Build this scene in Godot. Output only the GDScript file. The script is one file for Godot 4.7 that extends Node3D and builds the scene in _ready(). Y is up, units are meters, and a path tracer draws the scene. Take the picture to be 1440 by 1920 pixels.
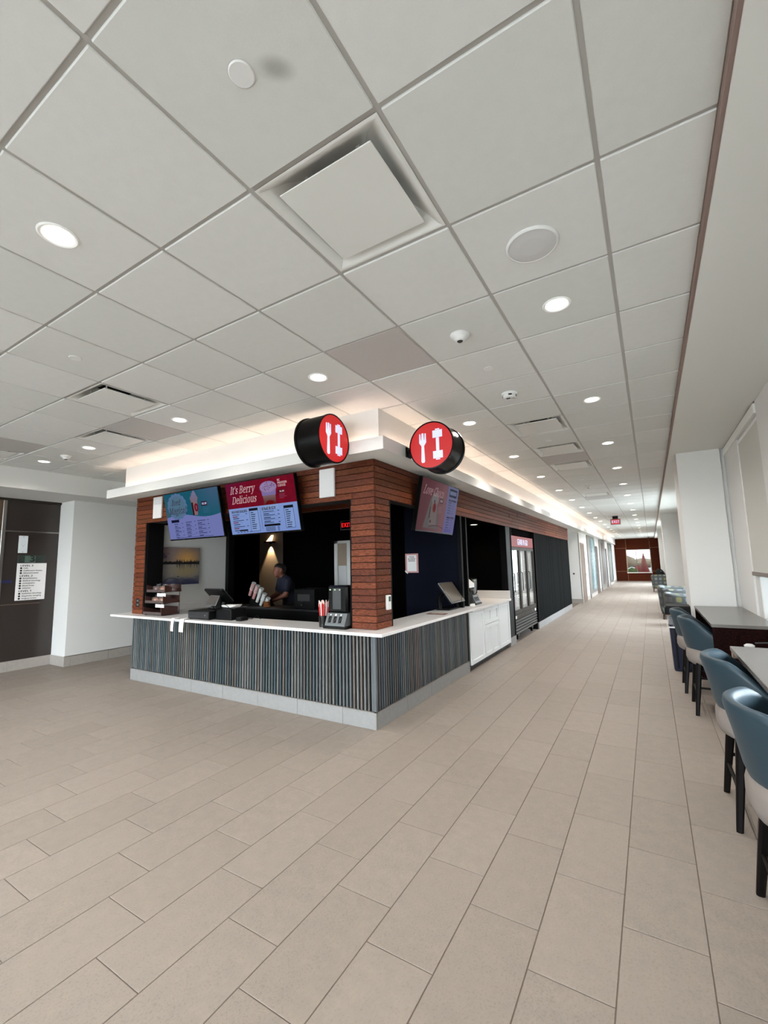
extends Node3D

# ---------------------------------------------------------------- shared data
const CE := 3.078          # height of the tiled ceiling
const TS := 0.6096         # ceiling grid
const GX := -1.272         # a grid line across the hall
const GZ := -0.501         # a grid line along the hall
const SOF := 3.02          # drywall ceiling by the windows
const OT := 2.245          # top of the serving openings
const SB := 2.635          # underside of the kiosk canopy
const SLAB := 0.93         # top of the kiosk counter
const ZF := -3.667         # kiosk front face
const XS := -2.325         # kiosk side face
const RW := 0.955          # window wall
const CW := -2.25          # corridor wall
const ZE := -36.5          # end wall
const LAMP_E := 1.5       # each round lamp
const STRIP_E := 0.15     # each metre of canopy strip
var M := {}
var rng := RandomNumberGenerator.new()
var used := {}
const ORD := ["first", "second", "third", "fourth", "fifth", "sixth", "seventh", "eighth", "ninth", "tenth", "eleventh", "twelfth", "thirteenth", "fourteenth", "fifteenth", "sixteenth", "seventeenth", "eighteenth", "nineteenth", "twentieth"]

# ---------------------------------------------------------------- nodes
func numbered(called: String) -> String:
	if not used.has(called):
		used[called] = 0
		return called
	used[called] += 1
	return "%s_%03d" % [called, used[called]]

func tag(o: Node, label: String, category: String, group := "") -> Node:
	o.set_meta("label", label)
	o.set_meta("category", category)
	if group != "":
		o.set_meta("group", group)
	return o

func thing(called: String, label: String, category: String, at := Vector3.ZERO, turn := 0.0, group := "") -> Node3D:
	var o := Node3D.new()
	o.name = numbered(called)
	add_child(o)
	o.position = at
	o.rotation.y = turn
	tag(o, label, category, group)
	return o

func struct(called: String) -> Node3D:
	var o := Node3D.new()
	o.name = numbered(called)
	add_child(o)
	o.set_meta("kind", "structure")
	return o

func part(called: String, mesh: Mesh, m: Material, parent: Node, xf := Transform3D.IDENTITY) -> MeshInstance3D:
	var o := MeshInstance3D.new()
	o.mesh = mesh
	o.material_override = m
	o.transform = xf
	if parent == self:
		o.name = numbered(called)
		add_child(o)
	else:
		o.name = called
		parent.add_child(o, true)
	return o

func dup(root: Node3D, at: Vector3, label: String) -> Node3D:
	var r: Node3D = root.duplicate()
	r.name = numbered(String(root.name).rstrip("0123456789").trim_suffix("_"))
	add_child(r)
	r.position = at
	r.set_meta("label", label)
	return r

# ---------------------------------------------------------------- shapes
func mb() -> SurfaceTool:
	var st := SurfaceTool.new()
	st.begin(Mesh.PRIMITIVE_TRIANGLES)
	st.set_smooth_group(-1)
	return st

func fin(st: SurfaceTool) -> ArrayMesh:
	st.generate_normals()
	return st.commit()

func tri(st: SurfaceTool, a: Vector3, b: Vector3, c: Vector3, out: Vector3) -> void:
	if (b - a).cross(c - a).dot(out) > 0.0:
		st.add_vertex(a); st.add_vertex(c); st.add_vertex(b)
	else:
		st.add_vertex(a); st.add_vertex(b); st.add_vertex(c)

func quad(st: SurfaceTool, a: Vector3, b: Vector3, c: Vector3, d: Vector3, out: Vector3) -> void:
	tri(st, a, b, c, out)
	tri(st, a, c, d, out)

# a box from its centre and size, its edges chamfered by b
func bx(st: SurfaceTool, c: Vector3, s: Vector3, b := 0.0, xf := Transform3D.IDENTITY) -> void:
	var h := s * 0.5
	if b <= 0.0:
		for k in 3:
			for g in [-1.0, 1.0]:
				var n := Vector3.ZERO; n[k] = g
				var u := Vector3.ZERO; u[(k + 1) % 3] = h[(k + 1) % 3]
				var v := Vector3.ZERO; v[(k + 2) % 3] = h[(k + 2) % 3]
				var o := c + n * h[k]
				quad(st, xf * (o - u - v), xf * (o + u - v), xf * (o + u + v), xf * (o - u + v), xf.basis * n)
		return
	b = minf(b, minf(h.x, minf(h.y, h.z)) * 0.95)
	var p := func(k: int, sg: Vector3) -> Vector3:
		var r := Vector3(h.x - b, h.y - b, h.z - b)
		r[k] = h[k]
		return xf * (c + r * sg)
	for k in 3:
		var k1 := (k + 1) % 3
		var k2 := (k + 2) % 3
		for g in [-1.0, 1.0]:
			var n := Vector3.ZERO; n[k] = g
			var q := []
			for e in [Vector2(-1, -1), Vector2(1, -1), Vector2(1, 1), Vector2(-1, 1)]:
				var sg := Vector3.ONE; sg[k] = g; sg[k1] = e.x; sg[k2] = e.y
				q.append(p.call(k, sg))
			quad(st, q[0], q[1], q[2], q[3], xf.basis * n)
			for g1 in [-1.0, 1.0]:
				var s0 := Vector3.ONE; s0[k] = g; s0[k1] = g1; s0[k2] = -1
				var s1 := s0; s1[k2] = 1
				var nn := Vector3.ZERO; nn[k] = g; nn[k1] = g1
				quad(st, p.call(k, s0), p.call(k, s1), p.call(k1, s1), p.call(k1, s0), xf.basis * nn)
	for x in [-1.0, 1.0]:
		for y in [-1.0, 1.0]:
			for z in [-1.0, 1.0]:
				var sg := Vector3(x, y, z)
				tri(st, p.call(0, sg), p.call(1, sg), p.call(2, sg), xf.basis * sg)

func box_mesh(c: Vector3, s: Vector3, b := 0.0) -> ArrayMesh:
	var st := mb()
	bx(st, c, s, b)
	return fin(st)

# box between two corners
func span(a: Vector3, b: Vector3, bev := 0.0) -> ArrayMesh:
	return box_mesh((a + b) * 0.5, (b - a).abs(), bev)

func sbox(st: SurfaceTool, a: Vector3, b: Vector3, bev := 0.0) -> void:
	bx(st, (a + b) * 0.5, (b - a).abs(), bev)

# profile points (radius, height), outside from bottom to top
func lathe(st: SurfaceTool, prof: Array, n := 24, xf := Transform3D.IDENTITY, smooth := true) -> void:
	st.set_smooth_group(1 if smooth else -1)
	for i in prof.size() - 1:
		var p: Vector2 = prof[i]
		var q: Vector2 = prof[i + 1]
		if smooth:
			st.set_smooth_group(i + 1)
		for k in n:
			var a0 := TAU * k / n
			var a1 := TAU * (k + 1) / n
			var d0 := Vector3(cos(a0), 0, sin(a0))
			var d1 := Vector3(cos(a1), 0, sin(a1))
			var out := (d0 + d1) * 0.5 * (q.y - p.y) + Vector3.UP * (p.x - q.x)
			var A := xf * (d0 * p.x + Vector3.UP * p.y)
			var B := xf * (d1 * p.x + Vector3.UP * p.y)
			var C := xf * (d1 * q.x + Vector3.UP * q.y)
			var D := xf * (d0 * q.x + Vector3.UP * q.y)
			if p.x < 1e-5:
				tri(st, A, C, D, xf.basis * out)
			elif q.x < 1e-5:
				tri(st, A, B, C, xf.basis * out)
			else:
				quad(st, A, B, C, D, xf.basis * out)
	st.set_smooth_group(-1)

func lathe_mesh(prof: Array, n := 24) -> ArrayMesh:
	var st := mb()
	lathe(st, prof, n)
	return fin(st)

# closed rings of equal size joined into a skin
func loft(st: SurfaceTool, rings: Array, caps := true, smooth := true) -> void:
	st.set_smooth_group(1 if smooth else -1)
	for i in rings.size() - 1:
		var r: Array = rings[i]
		var s: Array = rings[i + 1]
		var c := Vector3.ZERO
		for v in r: c += v
		for v in s: c += v
		c /= r.size() * 2.0
		for k in r.size():
			var k1 := (k + 1) % r.size()
			var mid: Vector3 = (r[k] + r[k1] + s[k] + s[k1]) * 0.25
			quad(st, r[k], r[k1], s[k1], s[k], mid - c)
	if caps:
		st.set_smooth_group(2 if smooth else -1)
		for e in [[rings[0], rings[1]], [rings[-1], rings[-2]]]:
			var c := Vector3.ZERO
			for v in e[0]: c += v
			c /= e[0].size()
			var c2 := Vector3.ZERO
			for v in e[1]: c2 += v
			c2 /= e[1].size()
			for k in e[0].size():
				tri(st, c, e[0][k], e[0][(k + 1) % e[0].size()], c - c2)
	st.set_smooth_group(-1)

func tube(st: SurfaceTool, path: Array, r0: float, r1 := -1.0, n := 8) -> void:
	if r1 < 0.0: r1 = r0
	var rings := []
	var up := Vector3.UP
	for i in path.size():
		var d: Vector3 = (path[mini(i + 1, path.size() - 1)] - path[maxi(i - 1, 0)]).normalized()
		if absf(d.dot(up)) > 0.95: up = Vector3.RIGHT
		var u := d.cross(up).normalized()
		var v := u.cross(d)
		var r := lerpf(r0, r1, float(i) / maxf(path.size() - 1, 1))
		var ring := []
		for k in n:
			ring.append(path[i] + (u * cos(TAU * k / n) + v * sin(TAU * k / n)) * r)
		rings.append(ring)
	loft(st, rings)

func tube_mesh(path: Array, r0: float, r1 := -1.0, n := 8) -> ArrayMesh:
	var st := mb()
	tube(st, path, r0, r1, n)
	return fin(st)

# a flat outline in x and y pushed out along z
func prism(st: SurfaceTool, poly: PackedVector2Array, z0: float, z1: float, xf := Transform3D.IDENTITY) -> void:
	var ix := Geometry2D.triangulate_polygon(poly)
	for i in range(0, ix.size(), 3):
		for z in [[z0, -1.0], [z1, 1.0]]:
			var v := []
			for k in 3: v.append(xf * Vector3(poly[ix[i + k]].x, poly[ix[i + k]].y, z[0]))
			tri(st, v[0], v[1], v[2], xf.basis * Vector3(0, 0, z[1]))
	var turn := 1.0 if Geometry2D.is_polygon_clockwise(poly) else -1.0
	for i in poly.size():
		var a := poly[i]
		var b := poly[(i + 1) % poly.size()]
		var out := Vector3(-(b.y - a.y), b.x - a.x, 0) * turn
		quad(st, xf * Vector3(a.x, a.y, z0), xf * Vector3(b.x, b.y, z0), xf * Vector3(b.x, b.y, z1), xf * Vector3(a.x, a.y, z1), xf.basis * out)

func prism_mesh(poly: PackedVector2Array, z0: float, z1: float) -> ArrayMesh:
	var st := mb()
	prism(st, poly, z0, z1)
	return fin(st)

# a flat rectangle that carries a picture: lower left, lower right, upper right, upper left
func print_mesh(a: Vector3, b: Vector3, c: Vector3, d: Vector3) -> ArrayMesh:
	var st := mb()
	var n := (b - a).cross(d - a).normalized()
	for t in [[a, 0, 1], [d, 0, 0], [c, 1, 0], [a, 0, 1], [c, 1, 0], [b, 1, 1]]:
		st.set_normal(n)
		st.set_uv(Vector2(t[1], t[2]))
		st.add_vertex(t[0])
	return st.commit()

var fonts := {}
func font(bold: bool, face := "Droid Sans") -> Font:
	var k := face + str(bold)
	if not fonts.has(k):
		var f := SystemFont.new()
		f.font_names = PackedStringArray([face])
		f.font_weight = 700 if bold else 400
		fonts[k] = f
	return fonts[k]

# adds lettering of capital height h to st; at is the left (or middle) of its base line
func write(st: SurfaceTool, words: String, h: float, xf: Transform3D, align := 0, bold := true, face := "Droid Sans", slant := 0.0, wide := 1.0) -> void:
	var t := TextMesh.new()
	t.text = words
	t.font = font(bold, face)
	t.font_size = 48
	t.pixel_size = h / 34.5
	t.depth = 0.0016
	t.curve_step = 3.0
	t.horizontal_alignment = [HORIZONTAL_ALIGNMENT_LEFT, HORIZONTAL_ALIGNMENT_CENTER][align]
	t.vertical_alignment = VERTICAL_ALIGNMENT_CENTER
	var sh := Transform3D(Basis(Vector3(wide, 0, 0), Vector3(slant, 1, 0), Vector3(0, 0, 1)), Vector3.ZERO)
	if t.get_surface_count() > 0:
		st.append_from(t, 0, xf * sh)

func frame(o: Vector3, right: Vector3, up: Vector3) -> Transform3D:
	return Transform3D(Basis(right.normalized(), up.normalized(), right.cross(up).normalized()), o)

# ---------------------------------------------------------------- materials
func mat(key: String, c: Color, rough := 0.6, metal := 0.0) -> StandardMaterial3D:
	var m := StandardMaterial3D.new()
	m.albedo_color = c
	m.roughness = rough
	m.metallic = metal
	m.resource_name = key
	M[key] = m
	return m

func glow(key: String, c: Color, e: float, base := Color.BLACK) -> StandardMaterial3D:
	var m := mat(key, base, 0.5)
	m.emission_enabled = true
	m.emission = c
	m.emission_energy_multiplier = e
	return m

func tex(m: StandardMaterial3D, t: Texture2D, scale: Vector3, world := true) -> StandardMaterial3D:
	m.albedo_texture = t
	m.uv1_triplanar = true
	m.uv1_world_triplanar = world
	m.uv1_scale = scale
	m.uv1_triplanar_sharpness = 8.0
	return m

func noise(f: float, sd: int, oct := 4) -> FastNoiseLite:
	var n := FastNoiseLite.new()
	n.seed = sd
	n.frequency = f
	n.fractal_octaves = oct
	n.noise_type = FastNoiseLite.TYPE_SIMPLEX_SMOOTH
	return n

func picture(w: int, h: int, f: Callable) -> ImageTexture:
	var im := Image.create(w, h, false, Image.FORMAT_RGB8)
	for y in h:
		for x in w:
			im.set_pixel(x, y, f.call(x, y))
	return ImageTexture.create_from_image(im)

# seamless noise in x and y by blending four shifted reads
func seamless(n: FastNoiseLite, x: float, y: float, w: float, h: float, sx := 1.0, sy := 1.0) -> float:
	var u := x / w
	var v := y / h
	var a := n.get_noise_2d(x * sx, y * sy)
	var b := n.get_noise_2d((x - w) * sx, y * sy)
	var c := n.get_noise_2d(x * sx, (y - h) * sy)
	var d := n.get_noise_2d((x - w) * sx, (y - h) * sy)
	return lerpf(lerpf(a, b, u), lerpf(c, d, u), v)

func textures() -> void:
	var n1 := noise(0.012, 3, 3)
	var n2 := noise(0.05, 5, 3)
	# oak grain: long rings along x, fine pores
	M.grain = picture(512, 512, func(x, y):
		var w := seamless(n1, x, y, 512, 512, 0.55, 2.2)
		var ring := 0.5 + 0.5 * sin((y * 0.10 + w * 9.0) * TAU * 0.5)
		ring = pow(ring, 0.6)
		var fine := seamless(n2, x, y, 512, 512, 0.25, 8.0)
		var v := 0.56 + 0.36 * ring + 0.20 * fine
		v = clampf(v, 0.22, 1.0)
		return Color(v, v * 0.97, v * 0.95))
	var n3 := noise(0.02, 11, 5)
	var n4 := noise(0.11, 12, 3)
	var n5 := noise(0.35, 13, 2)
	M.stone = picture(512, 512, func(x, y):
		var a := seamless(n3, x, y, 512, 512)
		var b := seamless(n4, x, y, 512, 512, 1.0, 0.55)
		var c := seamless(n5, x, y, 512, 512)
		var v := 0.92 + 0.05 * a + 0.03 * b + 0.02 * c
		var pit := smoothstep(0.52, 0.70, seamless(n4, x + 900, y, 512, 512, 1.6, 1.6))
		v -= pit * 0.05
		return Color(v, v * (0.992 - 0.01 * a), v * (0.98 - 0.02 * a)))
	var n6 := noise(0.5, 21, 2)
	M.streak = picture(256, 256, func(x, y):
		var v := 0.82 + 0.2 * seamless(n2, x, y, 256, 256, 3.0, 0.25) + 0.06 * seamless(n6, x, y, 256, 256)
		return Color(v, v, v))
	M.plain_noise = picture(256, 256, func(x, y):
		var v := 0.965 + 0.02 * seamless(n6, x, y, 256, 256) + 0.015 * seamless(n3, x, y, 256, 256, 2.0, 2.0)
		return Color(v, v, v))
	# upholstery: rows of soft squares on grey
	M.dots = picture(256, 256, func(x, y):
		var cx := int(x / 64.0)
		var cy := int(y / 64.0)
		var u := absf(fmod(x, 64.0) - 32.0) / 22.0
		var v := absf(fmod(y, 64.0) - 32.0) / 22.0
		var d := pow(pow(u, 4.0) + pow(v, 4.0), 0.25)
		var base := Color(0.27, 0.285, 0.285)
		var cols := [Color(0.44, 0.48, 0.50), Color(0.47, 0.46, 0.31), Color(0.38, 0.38, 0.39), Color(0.46, 0.49, 0.46)]
		var k: Color = cols[(cx * 3 + cy * 2 + (cx * cy) % 3) % 4]
		var s := 1.0 - smoothstep(0.75, 1.08, d)
		var g := 0.03 * n6.get_noise_2d(x * 2.0, y * 2.0)
		var o := base.lerp(k, s)
		return Color(o.r + g, o.g + g, o.b + g))
	M.perforation = picture(128, 128, func(x, y):
		var u := fmod(x, 8.0) - 3.5
		var v := fmod(y, 8.0) - 3.5
		var d := sqrt(u * u + v * v)
		var k := lerpf(0.55, 1.0, smoothstep(1.6, 2.8, d))
		return Color(k, k, k))

func materials() -> void:
	textures()
	tex(mat("ceiling_white", Color(0.885, 0.885, 0.87), 0.9), M.plain_noise, Vector3.ONE * 1.3)
	tex(mat("ceiling_white_b", Color(0.865, 0.868, 0.85), 0.9), M.plain_noise, Vector3.ONE * 1.3)
	mat("grid", Color(0.68, 0.67, 0.65), 0.5)
	mat("paint", Color(0.86, 0.855, 0.84), 0.75)
	mat("paint_soffit", Color(0.87, 0.87, 0.85), 0.8)
	mat("reveal", Color(0.55, 0.47, 0.44), 0.7)
	for i in 4:
		var c: Color = [Color(0.625, 0.586, 0.552), Color(0.616, 0.577, 0.543), Color(0.632, 0.592, 0.558), Color(0.612, 0.573, 0.538)][i]
		var m := tex(mat("floor_tile_%d" % i, c, 0.52), M.stone, Vector3(0.9, 0.9, 0.9))
		m.uv1_offset = Vector3(0.37 * i, 0.0, 0.61 * i)
		m.metallic_specular = 0.4
	mat("grout", Color(0.44, 0.39, 0.35), 0.9)
	tex(mat("base_tile", Color(0.60, 0.60, 0.60), 0.6), M.stone, Vector3.ONE * 1.3)
	tex(mat("base_tile_warm", Color(0.70, 0.675, 0.65), 0.6), M.stone, Vector3.ONE * 1.3)
	mat("metal_edge", Color(0.55, 0.53, 0.50), 0.35, 0.9)
	for i in 5:
		var c: Color = [Color(0.50, 0.265, 0.165), Color(0.45, 0.23, 0.145), Color(0.54, 0.295, 0.185), Color(0.44, 0.23, 0.15), Color(0.49, 0.28, 0.175)][i]
		var m := tex(mat("oak_%d" % i, c, 0.55), M.grain, Vector3(0.9, 2.4, 0.9))
		m.metallic_specular = 0.3
		m.uv1_offset = Vector3(0.21 * i, 0.13 * i, 0.35 * i)
	mat("joint_dark", Color(0.04, 0.02, 0.018), 0.9)
	for i in 7:
		var c: Color = [Color(0.42, 0.445, 0.455), Color(0.33, 0.39, 0.425), Color(0.46, 0.43, 0.41), Color(0.29, 0.345, 0.37), Color(0.50, 0.51, 0.505), Color(0.39, 0.385, 0.375), Color(0.34, 0.395, 0.405)][i]
		tex(mat("slat_%d" % i, c, 0.45), M.streak, Vector3(3, 1.2, 3))
	mat("slat_back", Color(0.02, 0.022, 0.025), 0.9)
	M.slat_back.metallic_specular = 0.1
	mat("slab", Color(0.86, 0.855, 0.845), 0.22)
	mat("black", Color(0.04, 0.04, 0.043), 0.5)
	M.black.metallic_specular = 0.3
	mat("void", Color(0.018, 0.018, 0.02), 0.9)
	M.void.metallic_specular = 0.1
	mat("black_gloss", Color(0.03, 0.03, 0.032), 0.12)
	mat("charcoal", Color(0.16, 0.16, 0.165), 0.45)
	mat("jamb", Color(0.065, 0.065, 0.07), 0.5)
	M.jamb.metallic_specular = 0.15
	mat("bronze", Color(0.21, 0.19, 0.17), 0.45, 0.2)
	M.bronze.metallic_specular = 0.25
	mat("navy_wall", Color(0.06, 0.069, 0.115), 0.7)
	M.navy_wall.metallic_specular = 0.15
	for i in 3:
		tex(mat("dark_panel_%d" % i, [Color(0.07, 0.08, 0.083), Color(0.06, 0.07, 0.078), Color(0.077, 0.084, 0.085)][i], 0.75), M.streak, Vector3(2, 0.4, 2))
		M["dark_panel_%d" % i].metallic_specular = 0.12
	mat("white_plastic", Color(0.88, 0.88, 0.87), 0.4)
	mat("white_cabinet", Color(0.88, 0.90, 0.91), 0.4)
	mat("white_paper", Color(0.92, 0.91, 0.90), 0.8)
	mat("steel", Color(0.62, 0.61, 0.59), 0.28, 1.0)
	mat("chrome", Color(0.8, 0.8, 0.8), 0.15, 1.0)
	mat("grey_metal", Color(0.42, 0.40, 0.38), 0.4, 0.7)
	mat("diffuser", Color(0.87, 0.87, 0.85), 0.35)
	tex(mat("perforated", Color(0.80, 0.785, 0.77), 0.5), M.perforation, Vector3.ONE * 6.0)
	mat("diffuser_throat", Color(0.05, 0.05, 0.05), 0.8)
	glow("lamp_lens", Color(1.0, 0.965, 0.90), 7.0, Color(0.9, 0.9, 0.9))
	glow("led_strip", Color(1.0, 0.90, 0.82), 3.0)
	mat("lamp_trim", Color(0.93, 0.93, 0.92), 0.35)
	mat("speaker_grey", Color(0.80, 0.795, 0.79), 0.7)
	glow("sign_red", Color(0.86, 0.07, 0.085), 0.46, Color(0.45, 0.03, 0.04))
	glow("sign_white", Color(0.80, 0.84, 1.0), 0.48, Color(0.7, 0.7, 0.75))
	glow("exit_red", Color(1.0, 0.12, 0.14), 0.7)
	glow("exit_face", Color(0.85, 0.22, 0.24), 0.5, Color(0.5, 0.2, 0.2))
	mat("sign_black", Color(0.02, 0.019, 0.019), 0.3)
	M.sign_black.metallic_specular = 0.25
	mat("glass_film", Color(0.205, 0.178, 0.165), 0.25)
	mat("glass_film_light", Color(0.36, 0.29, 0.23), 0.3)
	mat("text_black", Color(0.05, 0.05, 0.055), 0.7)
	mat("blue_tape", Color(0.03, 0.08, 0.30), 0.5)
	mat("teal", Color(0.135, 0.212, 0.25), 0.45)
	M.teal.rim_enabled = true
	M.teal.rim = 0.15
	mat("seat_grey", Color(0.50, 0.465, 0.44), 0.65)
	mat("espresso", Color(0.05, 0.036, 0.032), 0.45)
	M.espresso.metallic_specular = 0.25
	mat("table_top", Color(0.40, 0.385, 0.37), 0.25)
	tex(mat("table_side", Color(0.125, 0.05, 0.045), 0.5), M.grain, Vector3(2.0, 0.5, 2.0))
	M.table_side.metallic_specular = 0.12
	tex(mat("fabric_dots", Color(0.95, 0.95, 0.95), 0.85), M.dots, Vector3.ONE * 1.4, false)
	mat("shade", Color(0.80, 0.79, 0.76), 0.9)
	M.shade.backlight_enabled = true
	M.shade.backlight = Color(0.22, 0.22, 0.21)
	var g := mat("window_glass", Color(0.80, 0.90, 0.88, 0.08), 0.03)
	g.transparency = BaseMaterial3D.TRANSPARENCY_ALPHA
	var g6 := mat("green_glass", Color(0.45, 0.58, 0.56, 0.70), 0.05)
	g6.transparency = BaseMaterial3D.TRANSPARENCY_ALPHA
	var g4 := mat("tinted_glass", Color(0.02, 0.022, 0.025, 0.69), 0.03)
	g4.transparency = BaseMaterial3D.TRANSPARENCY_ALPHA
	g4.metallic_specular = 0.2
	var g2 := mat("clear_glass", Color(0.85, 0.9, 0.9, 0.06), 0.02)
	g2.transparency = BaseMaterial3D.TRANSPARENCY_ALPHA
	var g5 := mat("cellophane", Color(0.9, 0.9, 0.92, 0.07), 0.12)
	g5.transparency = BaseMaterial3D.TRANSPARENCY_ALPHA
	var g3 := mat("clear_plastic", Color(0.85, 0.87, 0.9, 0.25), 0.08)
	g3.transparency = BaseMaterial3D.TRANSPARENCY_ALPHA
	mat("navy_plastic", Color(0.075, 0.10, 0.19), 0.4)
	mat("beige", Color(0.60, 0.53, 0.46), 0.6)
	for i in 2:
		tex(mat("walnut_%d" % i, [Color(0.36, 0.165, 0.09), Color(0.33, 0.15, 0.085)][i], 0.6), M.grain, Vector3(3.0, 0.5, 3.0))
		M["walnut_%d" % i].metallic_specular = 0.15
	mat("door_wood", Color(0.42, 0.33, 0.27), 0.5)
	mat("door_dark", Color(0.27, 0.20, 0.17), 0.5)
	mat("art_teal", Color(0.33, 0.47, 0.50), 0.25)
	mat("art_brown", Color(0.40, 0.32, 0.27), 0.3)
	mat("art_mist", Color(0.52, 0.58, 0.57), 0.3)
	mat("art_frame", Color(0.50, 0.49, 0.47), 0.35, 0.6)
	mat("skin", Color(0.47, 0.28, 0.21), 0.6)
	mat("shirt_navy", Color(0.06, 0.075, 0.15), 0.85)
	mat("trousers", Color(0.05, 0.05, 0.06), 0.85)
	mat("hair_dark", Color(0.04, 0.03, 0.028), 0.6)
	mat("tan_panel", Color(0.45, 0.40, 0.35), 0.7)
	glow("sconce_glow", Color(1.0, 0.85, 0.62), 3.0)
	mat("straw_red", Color(0.80, 0.10, 0.12), 0.4)
	mat("straw_white", Color(0.92, 0.80, 0.78), 0.4)
	mat("bread", Color(0.55, 0.33, 0.16), 0.6)
	mat("bread_dark", Color(0.36, 0.18, 0.09), 0.6)
	mat("basket", Color(0.22, 0.105, 0.075), 0.6)
	mat("basket_edge", Color(0.30, 0.25, 0.24), 0.6)
	mat("silver_plastic", Color(0.45, 0.47, 0.48), 0.3, 0.5)
	mat("screen_dark", Color(0.27, 0.25, 0.235), 0.2)
	mat("tablet_face", Color(0.36, 0.335, 0.30), 0.25)
	mat("led_green", Color(0.65, 0.75, 0.6), 0.4)
	glow("fridge_red", Color(0.78, 0.09, 0.11), 0.26, Color(0.25, 0.02, 0.03))
	glow("fridge_led", Color(0.92, 0.97, 1.0), 1.1)
	mat("fridge_inside", Color(0.50, 0.52, 0.52), 0.6)
	mat("fridge_body", Color(0.22, 0.205, 0.19), 0.45, 0.3)
	mat("concrete_out", Color(0.66, 0.65, 0.63), 0.9)
	mat("leaf_red", Color(0.45, 0.13, 0.05), 0.9)
	mat("leaf_green", Color(0.25, 0.32, 0.10), 0.9)
	mat("leaf_tan", Color(0.52, 0.45, 0.36), 0.9)
	mat("bark", Color(0.20, 0.15, 0.12), 0.9)
	mat("mat_red", Color(0.33, 0.12, 0.10), 0.7)
	mat("pink_paper", Color(0.78, 0.56, 0.55), 0.7)
	mat("text_plum", Color(0.36, 0.22, 0.27), 0.8)
	mat("thermo_green", Color(0.08, 0.22, 0.16), 0.4)
	for c in [["bottle_a", Color(0.75, 0.28, 0.10)], ["bottle_b", Color(0.16, 0.30, 0.16)], ["bottle_c", Color(0.75, 0.77, 0.78)], ["bottle_d", Color(0.10, 0.09, 0.10)]]:
		mat(c[0], c[1], 0.25)

# ---------------------------------------------------------------- build
func _ready() -> void:
	rng.seed = 7
	var cam := Camera3D.new()
	cam.name = "camera"
	cam.fov = rad_to_deg(2.0 * atan(960.0 / 819.54))
	cam.near = 0.05
	cam.far = 300.0
	cam.position = Vector3(0, 1.5588, 0)
	cam.basis = Basis.from_euler(Vector3(0.1203, 0.5431, -0.0216), EULER_ORDER_YXZ)
	add_child(cam)
	cam.current = true
	var we := WorldEnvironment.new()
	we.name = "surroundings"
	var env := Environment.new()
	env.background_mode = Environment.BG_SKY
	var sm := ProceduralSkyMaterial.new()
	sm.sky_top_color = Color(0.85, 0.905, 0.95)
	sm.sky_horizon_color = Color(0.94, 0.975, 1.0)
	sm.ground_horizon_color = Color(0.71, 0.72, 0.71)
	sm.ground_bottom_color = Color(0.65, 0.66, 0.65)
	sm.sky_energy_multiplier = 3.35
	sm.ground_energy_multiplier = 3.35
	var sky := Sky.new()
	sky.sky_material = sm
	env.sky = sky
	env.tonemap_mode = Environment.TONE_MAPPER_LINEAR
	env.tonemap_exposure = 1.38
	env.sdfgi_enabled = true
	env.ssao_enabled = true
	env.ssil_enabled = true
	we.environment = env
	add_child(we)
	materials()
	shell()
	floor_tiles()
	ceiling_tiles()
	right_side()
	kiosk_shell()
	corridor()
	outdoors()
	ceiling_fittings()
	canopy_lights()
	counter_front()
	screens()
	drum_signs()
	counter_things()
	kiosk_inside()
	side_bay()
	fridge()
	lobby_left()
	stools_and_tables()
	lounge()

func pix(p: Vector3) -> Vector2:
	var c := Basis.from_euler(Vector3(0.1203, 0.5431, -0.0216), EULER_ORDER_YXZ).transposed() * (p - Vector3(0, 1.5588, 0))
	if c.z > -0.2: return Vector2(-9999, -9999)
	return Vector2(720.0 + 819.54 * c.x / -c.z, 960.0 - 819.54 * c.y / -c.z)

func in_view(p: Vector3) -> bool:
	var q := pix(p)
	return q.x > -160 and q.x < 1600 and q.y > -200 and q.y < 2150

# wall between windows: z runs, each window is [z0, z1, sill, head]
func pierced_wall(o: Node3D, x0: float, x1: float, z0: float, z1: float, top: float, wins: Array) -> void:
	var st := mb()
	var z := z0
	for w in wins:
		sbox(st, Vector3(x0, 0, z), Vector3(x1, top, w[0]))
		sbox(st, Vector3(x0, 0, w[0]), Vector3(x1, w[2], w[1]))
		sbox(st, Vector3(x0, w[3], w[0]), Vector3(x1, top, w[1]))
		z = w[1]
	sbox(st, Vector3(x0, 0, z), Vector3(x1, top, z1))
	part("plaster", fin(st), M.paint, o)

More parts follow.
